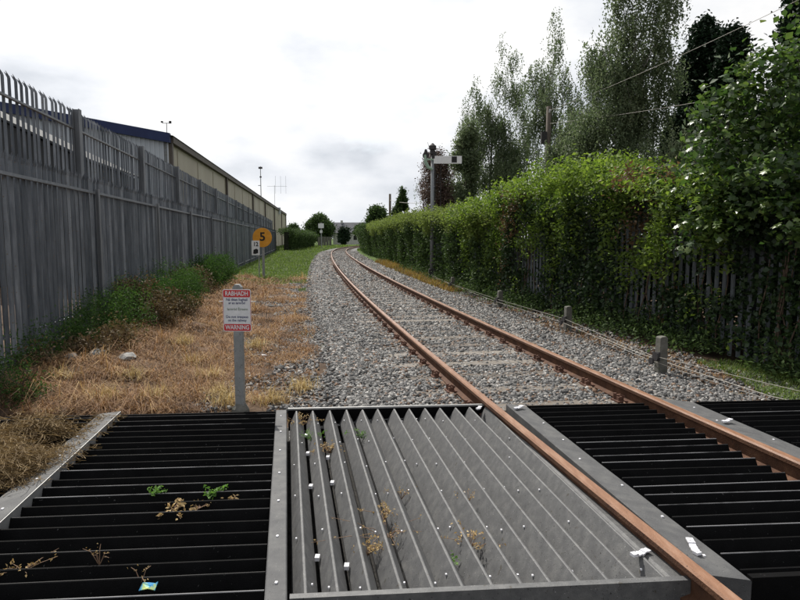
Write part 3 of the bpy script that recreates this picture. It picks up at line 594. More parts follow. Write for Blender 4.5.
wl('top_foliage', P[up_], rng.uniform(.07, .13, up_.sum()), mtop, hd, rnd=(.5*q_ + .5*rng.random(len(P)))[up_], up=.5, aspect=.6, kind='stuff')
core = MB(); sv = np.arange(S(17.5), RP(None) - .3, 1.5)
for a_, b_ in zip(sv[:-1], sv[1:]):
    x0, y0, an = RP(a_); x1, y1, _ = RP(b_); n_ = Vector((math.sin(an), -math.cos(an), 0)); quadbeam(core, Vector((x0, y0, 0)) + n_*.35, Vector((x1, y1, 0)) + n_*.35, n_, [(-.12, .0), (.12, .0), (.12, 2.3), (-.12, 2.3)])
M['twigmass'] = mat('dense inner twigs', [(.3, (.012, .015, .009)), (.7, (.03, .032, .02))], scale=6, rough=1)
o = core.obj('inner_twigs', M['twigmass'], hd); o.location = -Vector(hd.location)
RP2 = rpath(.0, 58, 96)
P, s_, z_, q_ = strip_foliage(RP2, 0, RP2(None), lambda s: 2.75 - .012*s + .1*np.sin(s*1.9), 3800, 9, .16, depth=.8, topbias=.3)
h2 = empty('hedge', (*RP2(10)[:2], 0), 'far end of the right hand hedge where the track bends out of sight', 'hedge')
wl('foliage', P, rng.uniform(.12, .2, len(P)), M['hedge'], h2, rnd=.5*q_ + .5*rng.random(len(P)), up=.4, kind='stuff')
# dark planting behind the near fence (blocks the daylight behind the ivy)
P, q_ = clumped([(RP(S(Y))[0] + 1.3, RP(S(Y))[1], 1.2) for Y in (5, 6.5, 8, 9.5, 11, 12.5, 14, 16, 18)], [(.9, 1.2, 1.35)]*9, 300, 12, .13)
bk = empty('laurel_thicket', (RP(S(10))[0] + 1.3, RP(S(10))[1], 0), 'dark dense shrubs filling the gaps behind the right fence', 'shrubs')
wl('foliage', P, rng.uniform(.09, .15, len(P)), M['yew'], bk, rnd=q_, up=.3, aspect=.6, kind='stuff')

# ------------------------------------------------------------------ trees
def tree(name, label, base, clumps, subs, per, sig, leaf, m, trunk=(.15, 3.), bark='bark', group=None, limbs=8, up=.35, droop=0, aspect=.6, strands=None, shell=.75):
    b = Vector(base); root = empty(name, b, label, 'tree', group); bn = np.array(b)
    mb = MB(); r0, ht = trunk; lean = random.uniform(-.02, .02); pts = [(lean*ht*t, .03*ht*t*math.sin(t*5), ht*t) for t in np.linspace(0, 1, 9)]
    mb.tube(pts, [r0*(1.25 if i == 0 else 1)*(1 - .95*i/8) for i in range(9)], 8)
    cs = [np.array(c) for c, _ in clumps]
    for c in random.sample(cs, min(limbs, len(cs))):
        z0 = max(.25*ht, min(ht*.92, c[2]*.72)); t = z0/ht; p0 = Vector((lean*ht*t, 0, z0)); p1 = Vector(c)
        mid = (p0 + p1)/2 + Vector((random.uniform(-.2, .2), random.uniform(-.2, .2), .15)); rr = r0*(1 - .8*t)*.5
        mb.tube([p0, mid, p1], [rr, rr*.6, rr*.2], 6)
        for _ in range(3):
            e_ = p1 + Vector((random.uniform(-.6, .6), random.uniform(-.6, .6), random.uniform(-.1, .6))); mb.tube([mid, (mid+e_)/2 + Vector((0, 0, .08)), e_], [rr*.35, rr*.2, rr*.06], 5)
    mb.obj('trunk', M[bark], root, True)
    if strands:                                              # weeping twigs hung with small leaves
        ns, ln, step = strands; P = []; tw = MB(); Q = []
        V_, q0 = clumped(cs, [r for _, r in clumps], ns, 1.2, .12, shell=.35)
        Ls = rng.uniform(.4, 1, len(V_))*ln
        for i, (p, l) in enumerate(zip(V_, Ls)):
            k = max(3, int(l/step)); t = np.linspace(0, 1, k)[:, None]; sw = rng.normal(0, .16, 2)
            pp = p + np.concatenate([t*sw[0] + .05*np.sin(t*6 + i), t*sw[1], -(t**1.3)*l], 1) + rng.normal(0, .035, (k, 3)); P.append(pp); Q.append(np.full(k, q0[i]))
        P = np.concatenate(P); Q = np.concatenate(Q); P = P[P[:, 2] > .8 + 0*P[:, 2]] if len(P) else P
        Q = Q[:len(P)]
        leaves('crown', P, leaf*rng.uniform(.7, 1.2, len(P)), m, root, rnd=.55*Q + .45*rng.random(len(P)), up=up, droop=.5, aspect=aspect)
    else:
        P, q = clumped(cs, [r for _, r in clumps], subs, per, sig, shell)
        leaves('crown', P, leaf*rng.uniform(.7, 1.25, len(P)), m, root, rnd=.55*q + .45*rng.random(len(P)), up=up, droop=droop, aspect=aspect)
    return root
def pxp(x, y, Y):                                            # place measured in the photograph, at distance Y
    return (x - 400)/622*Y, Y, CH + (238 - y)/622*Y*1.0
def birch(px, Y, top, bottom, spires, label, n, halfw):
    X = (px - 400)/622*Y; base = (X, Y, -.1); cl = []
    for (sx, ty, by, w0) in spires:                          # each leader: column of clumps, narrow at the tip
        zt = CH + (238 - ty)/622*Y; zb = CH + (238 - by)/622*Y; k = max(6, int((zt - zb)/.7)); xo = (sx - px)/622*Y
        for i in range(k):
            t = i/(k-1); r = w0/622*Y*(.3 + .85*(1 - t)**.6)*random.uniform(.6, 1.3)
            cl.append(((xo + random.gauss(0, r*.45), random.gauss(0, r*.6), zb + (zt - zb)*t), (r*.75, r*.8, .75)))
    ht = CH + (238 - top)/622*Y
    return tree('birch_tree', label, base, cl, 0, 0, 0, .108, M['birch'], (.15, ht*.72), 'birchbark', 'tall birches behind the right fence', limbs=14, strands=(n*8, 1.3, .06), aspect=.6)
birch(488, 36, 46, 195, [(497, 50, 170, 22), (472, 88, 190, 20), (488, 110, 200, 28), (515, 105, 195, 22)], 'grey green birch with two tapering tops, leftmost of the tall birches', 11, 50)
birch(547, 33, 22, 180, [(545, 24, 150, 17), (562, 75, 170, 16), (535, 70, 120, 15)], 'slim open birch with bare trunk showing behind the bright climber', 9, 30)
birch(590, 30, 60, 185, [(590, 78, 190, 26), (568, 105, 190, 20)], 'lower spreading birch between the slim birch and the giant one', 16, 40)
birch(626, 25, -75, 185, [(632, -70, 170, 32), (608, -30, 160, 24), (652, -40, 120, 22), (592, 50, 175, 20), (620, 60, 190, 36)], 'giant weeping birch whose top runs out of the picture', 13, 60)
def dark(px, Y, top, half, label, name='yew_tree', base_y=200, n=26, tip=True):
    X = (px - 400)/622*Y; zt = CH + (238 - top)/622*Y; hw = half/622*Y; cl = []
    for i in range(n):
        t = random.random(); a = random.uniform(0, 6.28); r = hw*(.9 if t < .6 else .9*(1 - (t - .6)/.42)) * random.uniform(.4, .9)
        cl.append(((math.cos(a)*r, math.sin(a)*r, .8 + (zt - 1.2)*t), (hw*.32, hw*.32, .9)))
    cl.append(((0, 0, zt - .7), (hw*.2, hw*.2, .7)))
    return tree(name, label, (X, Y, -.1), cl, 420, 20, .15, .2, M['yew'], (.25, zt*.85), 'bark', None, 8, up=.6, aspect=.5)
dark(694, 31, 26, 34, 'almost black conifer between the giant birch and the sycamore')
dark(722, 29, 42, 28, 'lower black conifer to the right of the taller black one')
dark(815, 23, -60, 62, 'large black conifer at the right edge above the sycamore', n=40)
dark(676, 28, 118, 26, 'low black conifer filling the gap under the giant birch', n=30)
# shade trees fill below
def rounded(px, Y, top, half, label, m, name, leaf=.16, subs=60, per=12, sig=.16, n=12, bark='bark', zlo=.35, vertical=1.0):
    X = (px - 400)/622*Y; zt = CH + (238 - top)/622*Y; hw = half/622*Y; cl = []
    for i in range(n):
        a = random.uniform(0, 6.28); t = random.random(); r = hw*math.sqrt(max(.05, 1 - (2*t - 1)**2))*random.uniform(.3, .75)
        cl.append(((math.cos(a)*r, math.sin(a)*r, zt*zlo + (zt*(1 - zlo) - hw*.3)*t), (hw*.42, hw*.42, hw*.36*vertical)))
    return tree(name, label, (X, Y, -.1), cl, subs, per, sig, leaf, m, (.05*hw + .08, zt*.75), bark, None, 7)
rounded(436, 31, 152, 20, 'leafless looking purplish brown tree behind the semaphore signal', M['purple'], 'copper_tree', .09, 330, 10, .12, 30, zlo=.3, vertical=1.6)
rounded(466, 30, 118, 14, 'small grey green tree at the end of the semaphore arm', M['birch'], 'willow_tree', .12, 420, 12, .12, 22, vertical=1.8)
def conifer(px, Y, top, half, label):
    X = (px - 400)/622*Y; zt = CH + (238 - top)/622*Y; hw = half/622*Y; cl = []
    for i in range(26):
        t = i/26; a = random.uniform(0, 6.28); r = hw*(1 - t)*.75; cl.append(((math.cos(a)*r, math.sin(a)*r, 1 + (zt - 1.2)*t), (hw*.3*(1.15 - t), hw*.3*(1.15 - t), .35)))
    return tree('spruce_tree', label, (X, Y, -.1), cl, 500, 14, .1, .2, M['hedge'], (.14, zt*.97), limbs=5, aspect=.5)
conifer(402, 58, 185, 19, 'small pointed conifer rising above the hedge beyond the signal')
rounded(377, 75, 207, 14, 'dark rounded tree above the hedge left of the timber pole', M['hedge'], 'ash_tree', .26, 160, 12, .2, 18)
rounded(388, 66, 212, 9, 'small dark bush like tree right beside the timber pole', M['hedge'], 'thorn_tree', .24, 160, 12, .18, 14)
rounded(321, 165, 216, 15, 'large round tree in the far distance behind the far signal', M['hedge'], 'oak_tree', .5, 50, 14, .4, 20, zlo=.3)
rounded(344, 140, 227, 6.5, 'dark round bush in front of the far house', M['yew'], 'round_bush', .4, 60, 14, .25, 14, zlo=.2)
rounded(293, 190, 223, 8, 'distant tree just past the end of the warehouse', M['hedge'], 'lime_tree', .5, 40, 12, .4, 10)
rounded(306, 150, 231, 8, 'low distant tree above the left hedge', M['hedge'], 'field_maple', .4, 40, 12, .35, 10)
rounded(361, 160, 224, 8, 'distant tree to the right of the far house roof', M['hedge'], 'elder_tree', .45, 40, 12, .35, 10)

# sycamore at the right edge, near: single leaves in front, mass behind
def palmate(m, r=.5):
    a = [(-90, .12), (-60, .42), (-35, .30), (0, .50), (22, .34), (55, .60), (72, .42), (90, .72), (108, .42), (125, .60), (158, .34), (180, .50), (215, .30), (240, .42)]
    vs = [(0, 0, .03)] + [(math.cos(R(t))*q, math.sin(R(t))*q, -.10*q*q) for t, q in a]; n = len(a)
    me = bpy.data.meshes.new('leaf'); me.from_pydata(vs, [], [(0, 1 + i, 1 + (i+1) % n) for i in range(n)]); me.materials.append(m); me.update(); return me
LM = palmate(M['syc1'])
sx0 = Vector((6.0, 8.6, -.05)); syc = empty('sycamore_tree', sx0, 'leafy sycamore hanging over the fence at the right edge with large lobed leaves', 'tree')
cl = []
for (px, py, Y, r) in ((705, 118, 8.6, .32), (728, 95, 8.4, .35), (752, 72, 8.3, .34), (785, 62, 8.0, .4), (815, 30, 8.4, .5), (720, 150, 8.5, .45), (760, 120, 8.2, .5), (800, 110, 8.0, .55), (700, 190, 8.9, .4), (735, 190, 8.3, .5), (780, 175, 7.7, .5), (820, 160, 8.0, .6), (725, 215, 8.3, .4), (693, 230, 8.6, .3), (800, 215, 7.4, .4), (850, 80, 8.5, .7), (850, 180, 8.5, .8), (690, 160, 9.2, .35)):
    X, _, Z = pxp(px, py, Y); cl.append(((X - sx0.x, Y - sx0.y, Z), (r, r, r*.85)))
mb = MB(); mb.tube([(0, 0, 0), (.05, 0, 1), (-.05, .05, 2), (.1, 0, 3.2)], [.14, .11, .09, .04], 9)
for c, r in cl: mb.tube([(-.02, 0, .9 + .4*random.random()), (c[0]*.5, c[1]*.5, c[2]*.62), c], [.045, .025, .006], 6)
mb.obj('trunk', M['bark'], syc, True)
P, q = clumped([c for c, _ in cl], [r for _, r in cl], 320, 7, .09, shell=.55)
leaves('foliage', P, rng.uniform(.06, .12, len(P)), M['syc'], syc, rnd=.5*q + .5*rng.random(len(P)), up=.5, aspect=.85)['kind'] = 'stuff'
for k in range(300):
    c, r = random.choice(cl[:15]); d = Vector((random.gauss(-.35, .8), random.gauss(-.9, .7), random.gauss(.25, .7))).normalized(); p = Vector(c) + Vector((d.x*r[0], d.y*r[1], d.z*r[2]))*random.uniform(.95, 1.25)
    nrm = (d*.6 + Vector((random.gauss(0, .35), random.gauss(0, .35), .9))).normalized(); qt = nrm.to_track_quat('Z', 'Y') @ Matrix.Rotation(random.uniform(0, 6.28), 3, 'Z').to_quaternion()
    o = link('leaf', LM, syc, p); o.rotation_mode = 'QUATERNION'; o.rotation_quaternion = qt; sc_ = random.uniform(.07, .125); o.scale = (sc_, sc_, sc_)

# ------------------------------------------------------------------ grass and weeds on the ground
def blades(P, h, wd, lean, name, m, rnd=None):
    n = len(P); a = rng.uniform(0, 6.28, n); l = lean*rng.uniform(.3, 1.3, n); h = np.broadcast_to(h, (n,))*rng.uniform(.6, 1.3, n)
    dr = np.stack([np.cos(a), np.sin(a), np.zeros(n)], 1); sd = np.stack([-np.sin(a), np.cos(a), np.zeros(n)], 1)*(np.broadcast_to(wd, (n,))*.5)[:, None]
    up = np.array([0, 0, 1.]); mid = P + dr*(h*l*.35)[:, None] + up*(h*(1 - .35*np.minimum(l, 1.2)))[:, None]*.6; tip = P + dr*(h*l)[:, None] + up*(h*np.maximum(.08, 1 - l*.75))[:, None]
    V = np.stack([P - sd, P + sd, mid + sd*.8, mid - sd*.8, tip], 1).reshape(-1, 3); i = np.arange(n)[:, None]*5
    F = np.concatenate([i + [0, 1, 2], i + [0, 2, 3], i + [3, 2, 4]], 1).reshape(-1, 3)
    return link(name, bulk(name, V, F, m, np.repeat(rng.random(n) if rnd is None else rnd, 3)))
# dead grass: lying tufts
nt_ = 9500; Y = 5.95 + 20*rng.random(nt_)**1.6; X = FLX(Y) + .35 + rng.random(nt_)*(C(Y) - 2.45 - FLX(Y) - .3); dl = C(Y) - 2.5 - X
keep = (near_noise(X, Y, 1.3) + rng.normal(0, .35, nt_) > np.where(dl < 1.0, .1, -.55)); X, Y = X[keep], Y[keep]; Z = gz(X, Y)
k = 20; P = np.repeat(np.stack([X, Y, Z], 1), k, 0) + rng.normal(0, 1, (len(X)*k, 3))*[.055, .055, .0]; P[:, 2] = gz(P[:, 0], P[:, 1]) - .005
cn = near_noise(P[:, 0], P[:, 1], 2.6) + .5*near_noise(P[:, 0] + 3, P[:, 1], 6); hh = np.repeat(np.where(rng.random(len(X)) < .07, .32, .12), k)*rng.uniform(.4, 1.4, len(P))*(1 + .5*cn); ok = P[:, 1] > 5.93; P = P[ok]; hh = np.maximum(hh[ok], .03); cn = cn[ok]; tq = np.repeat(rng.normal(0, .16, len(X)), k)[ok]
tag(blades(P, hh, np.interp(P[:, 1], [6, 25], [.005, .014]), 1.5, 'dead_grass', M['straw'], np.clip(.42 + .2*cn + tq + rng.normal(0, .2, len(P)), 0, 1)), 'trampled dead brown grass between the left fence and the ballast', 'dead grass', kind='stuff')
# taller straw coloured tufts round the sign post and among the brown grass
tc_ = [(-1.78, 6.25), (-1.32, 6.35), (-1.95, 6.6), (-1.1, 6.9), (-2.3, 7.4), (-3.2, 7.3), (-2.9, 8.6), (-3.4, 9.6), (-2.2, 9.4), (-2.6, 6.5), (-3.9, 7.0), (-3.1, 6.4)]
P = np.repeat(np.array([(x, y, float(gz(x, y))) for x, y in tc_]), 130, 0) + rng.normal(0, 1, (len(tc_)*130, 3))*[.07, .06, 0]
tag(blades(P, .26, .006, .95, 'tall_dead_grass', mat('pale straw blades', [(.2, (.2, .14, .06)), (.55, (.45, .34, .16)), (.9, (.62, .52, .3))], scale=2, attr='rnd', rough=.8, transl=.3)), 'taller pale straw tufts standing round the warning sign post', 'dry grass', kind='stuff')
P = np.stack([rng.uniform(-4.6, -1.2, 1600), rng.uniform(6.05, 13, 1600), np.zeros(1600)], 1); P[:, 2] = gz(P[:, 0], P[:, 1]); P = P[(near_noise(P[:, 0], P[:, 1], 3.1) > .45) & (P[:, 0] > FLX(P[:, 1]) + .3)]
tag(blades(P, .09, .009, .9, 'low_weeds', M['grass']), 'few low green weeds scattered in the dead brown grass', 'weeds', kind='stuff')
# right verge: sparse dry grass then green
n = 9000; Y = rng.uniform(6.05, 40, n); X = C(Y) + rng.uniform(2.15, 3.15, n); k = near_noise(X, Y, 1.4) > -.1; P = np.stack([X, Y, gz(X, Y)], 1)[k]
tag(blades(P, .09, np.interp(P[:, 1], [6, 40], [.006, .02]), .9, 'dry_grass', M['straw']), 'sparse dry grass on the strip between ballast and right fence', 'dry grass', kind='stuff')
n = 9000; Y = rng.uniform(5.9, 8.6, n); X = C(Y) + np.interp(Y, [5.9, 8.6], [2.35, 3.0]) + rng.random(n)*1.6; P = np.stack([X, Y, gz(X, Y)], 1)
tag(blades(P, .10, .007, .8, 'green_grass', M['grass']), 'patch of green grass beyond the right panel below the hedge', 'grass', kind='stuff')
# green verge further along on the left
n = 52000; Y = 19 + 95*rng.random(n)**1.7; wmax = C(Y) - 2.35 - (FLX(Y) + .3); X = FLX(Y) + .3 + rng.random(n)*np.maximum(wmax, .5)
g_ = (Y + 6*near_noise(X, Y, .6) > 25); P = np.stack([X, Y, gz(X, Y)], 1)[g_]
tag(blades(P, np.interp(P[:, 1], [20, 60], [.13, .26]), np.interp(P[:, 1], [20, 100], [.014, .07]), .7, 'green_grass', M['grass']), 'bright green grass verge beside the left hedge further along the line', 'grass', kind='stuff')
n = 16000; Y = rng.uniform(85, 135, n); X = rng.uniform(-26, 6, n); k = (np.abs(X - C(Y)) > 2.2) | (Y > 122); P = np.stack([X, Y, gz(X, Y)], 1)[k]
tag(blades(P, .4, .1, .6, 'green_grass', M['grass']), 'long green grass closing the view where the track bends away', 'grass', kind='stuff')
# yellow brown growth by the hedge near the signal
n = 9000; Y = rng.uniform(19, 44, n); X = C(Y) + 2.1 + rng.random(n)*1.0; P = np.stack([X, Y, gz(X, Y)], 1); k = near_noise(X, Y, .8) > -.2
tag(blades(P[k], np.interp(P[k][:, 1], [19, 44], [.22, .4]), .022, .7, 'dry_weeds', mat('ochre weeds', [(.1, (.12, .07, .03)), (.5, (.26, .17, .06)), (1, (.3, .3, .09))], scale=.7, attr='rnd', rough=.8, transl=.3)), 'ochre and green weeds at the hedge foot round the signal post', 'weeds', kind='stuff')
# weeds and brambles along the left fence
def bush(name, label, spots, m, leaf, subs=110, per=34, sig=.09, aspect=.3, cat='weeds', group=None, up=.35):
    c0 = Vector((spots[0][0], spots[0][1], 0)); e = empty(name, c0, label, cat, group)
    P, q = clumped([(x - c0.x, y - c0.y, r*.8) for x, y, r in spots], [(r, r, r*1.05) for _, _, r in spots], subs*4, per, sig, shell=.5); P[:, 2] = np.maximum(P[:, 2], -.02)
    leaves('foliage', P, rng.uniform(.6, 1.3, len(P))*leaf, m, e, rnd=.5*q + .5*rng.random(len(P)), up=up, aspect=aspect); 
    mb = MB()
    for x, y, r in spots:
        for _ in range(9): mb.tube([(x - c0.x, y - c0.y, -.05), (x - c0.x + random.uniform(-.3, .3)*r, y - c0.y + random.uniform(-.3, .3)*r, r*.7), (x - c0.x + random.uniform(-.9, .9)*r, y - c0.y + random.uniform(-.9, .9)*r, r*random.uniform(.9, 1.5))], [.006, .004, .002], 4)
    o = mb.obj('stems', M['vine'], e); o['kind'] = 'stuff'; return e
fx = lambda Y, o=.35: (FLX(Y) + o, Y)
bush('fern', 'dark green ferny weeds against the left fence, the nearest clump by the black panel', [(*fx(6.15, .12), .34), (*fx(6.3, .6), .22), (*fx(6.6, .1), .26)], M['fern'], .045)
bush('fern', 'green feathery clump at the fence foot behind the grey rubble', [(*fx(9.3, .35), .42), (*fx(10.0, .45), .5), (*fx(10.7, .3), .4), (*fx(8.7, .3), .3)], M['fern'], .05)
bush('fern', 'tall green clump at the left fence behind the warning sign', [(*fx(12.6, .45), .5), (*fx(13.6, .6), .62), (*fx(14.6, .7), .55), (*fx(15.6, .5), .45)], M['fern'], .055)
bush('fern', 'low ragged green growth between the two larger clumps at the left fence', [(*fx(11.5, .3), .4), (*fx(12.0, .15), .5), (*fx(7.4, .1), .2), (*fx(8.0, .1), .3)], M['fern'], .05)
bush('fern', 'green clump at the left fence just before the orange disc sign', [(*fx(19.5, .5), .6), (*fx(21, .6), .6), (*fx(23, .5), .55)], M['fern'], .075)
bush('bramble', 'brown dying brambles among the green clumps at the left fence', [(*fx(11.7, .4), .5), (*fx(12.2, 1.0), .35), (*fx(11.2, .9), .3), (*fx(16.6, .5), .5), (*fx(17.7, .7), .3)], M['bramblebrown'], .06, aspect=.5, cat='brambles')
bush('bramble', 'low brown brambles at the foot of the nearest left fence bay', [(*fx(7.6, .35), .2), (*fx(8.1, .7), .26), (*fx(8.7, .9), .25)], M['bramblebrown'], .055, aspect=.5, cat='brambles')

# straw heaps over the left panel
def heap(label, pts, n, spread, ln, zc, tallness):
    P0 = G(*pts[0], .0); e = empty('straw_heap', P0, label, 'straw', 'straw lying on the left panels'); mb = MB()
    Vs = []; Fs = []; rr = []
    for i in range(n):
        c = random.choice(pts); p = G(c[0] + random.gauss(0, spread), c[1] + random.gauss(0, spread), .06 + abs(random.gauss(0, tallness))) - P0; a = random.uniform(0, 6.28); l = ln*random.uniform(.5, 1.3); cv = random.uniform(-3, 3)
        q = [p]; 
        for j in range(4): a += cv*.22; q.append(q[-1] + Vector((math.cos(a), math.sin(a), random.gauss(0, .25)))*l/4)
        b = len(Vs); wd = .0022
        for j, v in enumerate(q): Vs += [(v.x - wd, v.y, max(v.z, .07)), (v.x + wd, v.y, max(v.z, .07) + .002)]
        for j in range(4): Fs.append((b + 2*j, b + 2*j + 1, b + 2*j + 3, b + 2*j + 2)); rr.append(random.random())
    link('stalks', bulk('stalks', Vs, Fs, M['hay'], rr), e)['kind'] = 'stuff'
    return e
heap('round tangle of dead straw on the black panel left of the grey board', [(-1.95, -.60), (-1.85, -.62), (-2.03, -.64)], 2400, .06, .15, .1, .075)
heap('long heap of dead straw spilling over the grey board at the left edge', [(-2.2, -.75), (-2.1, -.95), (-1.95, -1.1), (-1.82, -1.25), (-1.85, -1.5), (-1.75, -1.35), (-2.3, -.95), (-2.1, -1.3)], 4600, .075, .2, .1, .06)
heap('thin scatter of straw on the grey board beside the long heap', [(-1.62, -.9), (-1.6, -1.3), (-1.63, -1.6), (-1.58, -.15), (-1.6, -.6), (-1.55, -1.05), (-1.6, -.4), (-1.62, -1.1)], 800, .05, .13, .1, .014)
# small plants and litter on the panels
def sprig(label, u, v, m, n=26, h=.12, spread=.07, leaf=.03, name='weed', z=None, cat='weed', stems=6, group='small weeds and wisps on the rubber panels'):
    z = (-.03 if u > 0 else .03) if z is None else z; n = int(n*2.6); leaf *= .62; stems = int(stems*1.8)
    e = empty(name, G(u, v, z), label, cat, group); mb = MB(); P = []
    for k in range(stems):
        t = Vector((random.gauss(0, spread), random.gauss(0, spread), h*.62*random.uniform(.5, 1.1))); mid = t*.5 + Vector((0, 0, h*.2)); mb.tube([(0, 0, 0), mid, t], [.0022, .0018, .001], 4)
        for j in range(max(1, n//stems)): f = random.uniform(.35, 1); P.append(list((mid*(1-f) + t*f) + Vector((random.gauss(0, .012), random.gauss(0, .012), random.gauss(0, .008)))))
    o = mb.obj('stems', M['twig'] if m != 'fresh' else M['fresh'], e); leaves('foliage', np.array(P), leaf, M[m], e, aspect=.45); return e
sprig('fresh green weed growing from the black panel, centre left', -0.75, -1.78, 'fresh', 20, .10, .03, .04)
sprig('green weed with a pale leaf near the right side of the black panel', -0.39, -1.81, 'fresh', 26, .07, .05, .045)
sprig('curled brown leaf lying on the black panel below the green weeds', -0.61, -2.01, 'dry', 26, .05, .06, .05, name='dry_leaf')
sprig('dry pale leaf on the black panel below the second green weed', -0.46, -1.97, 'dry', 12, .02, .05, .05, name='dry_leaf')
sprig('reddish dead leaf at the right of the black panel', -0.28, -1.89, 'dry', 14, .03, .03, .035, name='dry_leaf')
sprig('thin grass wisp at the lower left of the black panel', -0.84, -2.60, 'dry', 8, .14, .04, .02, stems=4)
sprig('straw scrap at the far lower left of the black panel', -1.19, -2.63, 'dry', 18, .03, .08, .035)
sprig('long bent dry stem standing at the bottom of the black panel', -0.59, -2.79, 'dry', 5, .13, .05, .02, stems=2)
sprig('tuft of dry weeds at the far left corner of the grey ribbed panel', 0.11, -0.17, 'dry', 60, .12, .10, .035, stems=12)
sprig('green and brown tuft caught between the first grey ribs', 0.22, -0.64, 'fresh', 40, .12, .08, .03, stems=10)
sprig('brown tuft in the third gap of the grey ribs', 0.35, -0.91, 'dry', 60, .10, .08, .035, stems=12)
sprig('green tuft at the far end of the grey ribs near the centre', 0.63, -0.57, 'fresh', 24, .10, .08, .03, stems=7)
sprig('dry seed head between grey ribs in the middle of the panel', 0.63, -2.13, 'dry', 40, .15, .06, .03, stems=9)
sprig('spreading dry stems with red leaves on the middle of the grey ribs', 0.62, -2.33, 'dry', 24, .14, .16, .03, stems=9)
sprig('upright brown weed in a groove of the grey ribs', 0.49, -2.51, 'dry', 36, .12, .05, .035, stems=7)
sprig('thin brown weed in a groove right of the seed head', 0.78, -1.81, 'dry', 12, .10, .07, .03, stems=4)
sprig('spreading tan weed right of the centre of the grey panel', 1.04, -2.50, 'dry', 40, .14, .11, .035, stems=10)
sprig('small brown weed with a yellow green berry on the grey ribs', 0.92, -2.60, 'fresh', 8, .06, .04, .035, stems=3)
sprig('thin dry weed in a groove near the right of the grey panel', 1.18, -1.94, 'dry', 14, .12, .05, .025, stems=4)
e = empty('wrapper', G(-.53, -2.88, .06), 'crumpled blue and yellow wrapper at the bottom of the black panel', 'litter'); mb = MB()
vs = [(-.042, -.014, .0), (0, -.024, .014), (.034, -.02, .004), (-.032, .008, .024), (.008, .010, .006), (.036, .014, .026), (-.012, .03, .012), (.028, .034, .004)]
mb.add(vs, [(0, 1, 4, 3), (1, 2, 5, 4), (3, 4, 7, 6), (4, 5, 7)]); mb.add([(a, b, c - .003) for a, b, c in vs], [(3, 4, 1, 0), (4, 5, 2, 1), (6, 7, 4, 3), (7, 5, 4)]); mb.obj('foil', M['litter'], e)
# rubble and litter in the grass
def rock(label, X, Y, s, m='rubble', flat=.6, name='rock', cat='rock', group=None):
    n = 20; V = []; bm_rot = random.uniform(0, 3)
    import bmesh
    bm = bmesh.new(); bmesh.ops.create_icosphere(bm, subdivisions=2, radius=1)
    for v in bm.verts: v.co = Vector((v.co.x*s[0], v.co.y*s[1], v.co.z*s[2]))*random.uniform(.82, 1.12)
    me = bpy.data.meshes.new(name); bm.to_mesh(me); bm.free(); me.materials.append(M[m]); o = link(name, me, None, (X, Y, float(gz(X, Y)) + s[2]*.5), (0, 0, bm_rot)); return tag(o, label, cat, group)
rock('dark grey lump of stone in the dead grass right of the warning sign', *[(-1.55), 7.9][:2], (.10, .07, .05), 'stone')
rock('flat grey slab of rubble in the dead grass near the left fence', -3.62, 8.15, (.20, .12, .05))
rock('second grey chunk of rubble left of the flat slab', -3.95, 8.0, (.14, .1, .06))
rock('small rubble piece at the left end of the rubble by the fence', -4.15, 7.75, (.08, .08, .05))
rock('pale scrap of litter in the grass behind the warning sign', -1.98, 8.9, (.07, .04, .02), 'white', name='litter', cat='litter')

# ------------------------------------------------------------------ signs
def post_part(mb, name, m, e): o = mb.obj(name, m, e); return o
e = empty('warning_sign', (-1.57, 5.98, -.12), 'red and white trespass warning sign on a grey post behind the panels', 'warning sign', rz=R(-3))
mb = MB(); mb.prism([(-.042, 0), (.042, 0), (.042, 1.30), (.02, 1.325), (-.02, 1.325), (-.042, 1.30)], -.02, .04); mb.obj('post', M['galvpost'], e)
def roundrect(w_, h_, r, y, th, cz, cx=0):
    pts = []
    for (sx, sz, a0) in ((1, 1, 0), (-1, 1, 90), (-1, -1, 180), (1, -1, 270)):
        for k in range(5): a = R(a0 + k*22.5); pts.append((cx + sx*(w_/2 - r) + r*math.cos(a), cz + sz*(h_/2 - r) + r*math.sin(a)))
    m_ = MB(); m_.prism(pts, y - th, y); return m_
PZ = 1.075
roundrect(.275, .41, .02, -.021, .003, PZ).obj('panel', M['signwhite'], e)
roundrect(.262, .070, .014, -.0245, .001, PZ + .163).obj('red_band', M['signred'], e)
roundrect(.262, .066, .014, -.0245, .001, PZ - .165).obj('red_band', M['signred'], e)
for sx in (-1, 1):                                           # thin red border lines at the sides
    mb = MB(); mb.box((sx*.1335, -.0245, PZ), (.003, .001, .27)); mb.obj('border_line', M['signred'], e)
rf = (R(90), 0, 0)
text('RABHADH', .060, M['signwhite'], e, (0, -.0262, PZ + .162), rf, squeeze=.80, bold=.0012)
text('WARNING', .060, M['signwhite'], e, (0, -.0262, PZ - .166), rf, squeeze=.80, bold=.0012)
text('Ná déan foghail', .036, M['signblue'], e, (0, -.0256, PZ + .105), rf, squeeze=.93, bold=.0006)
text('ar an iarnród', .034, M['signblue'], e, (0, -.0256, PZ + .072), rf, squeeze=.9, bold=.0006)
text('Iarnród Éireann', .034, M['signgreen'], e, (.005, -.0256, PZ + .012), rf, squeeze=.95, bold=.0003)
text('Do not trespass', .036, M['signblue'], e, (0, -.0256, PZ - .062), rf, squeeze=.93, bold=.0006)
text('on the railway', .034, M['signblue'], e, (0, -.0256, PZ - .096), rf, squeeze=.93, bold=.0006)
mb = MB(); mb.box((0, -.004, PZ + .085), (.36, .022, .006)); mb.box((0, -.004, PZ - .13), (.2, .02, .006)); mb.obj('bracket', M['galvpost'], e)
# rough concrete lump holding the post
mb = MB(); mb.tube([(0, 0, -.02), (0, .01, .1), (.01, 0, .15)], [.10, .085, .05], 9); mb.obj('footing', M['conc'], e)

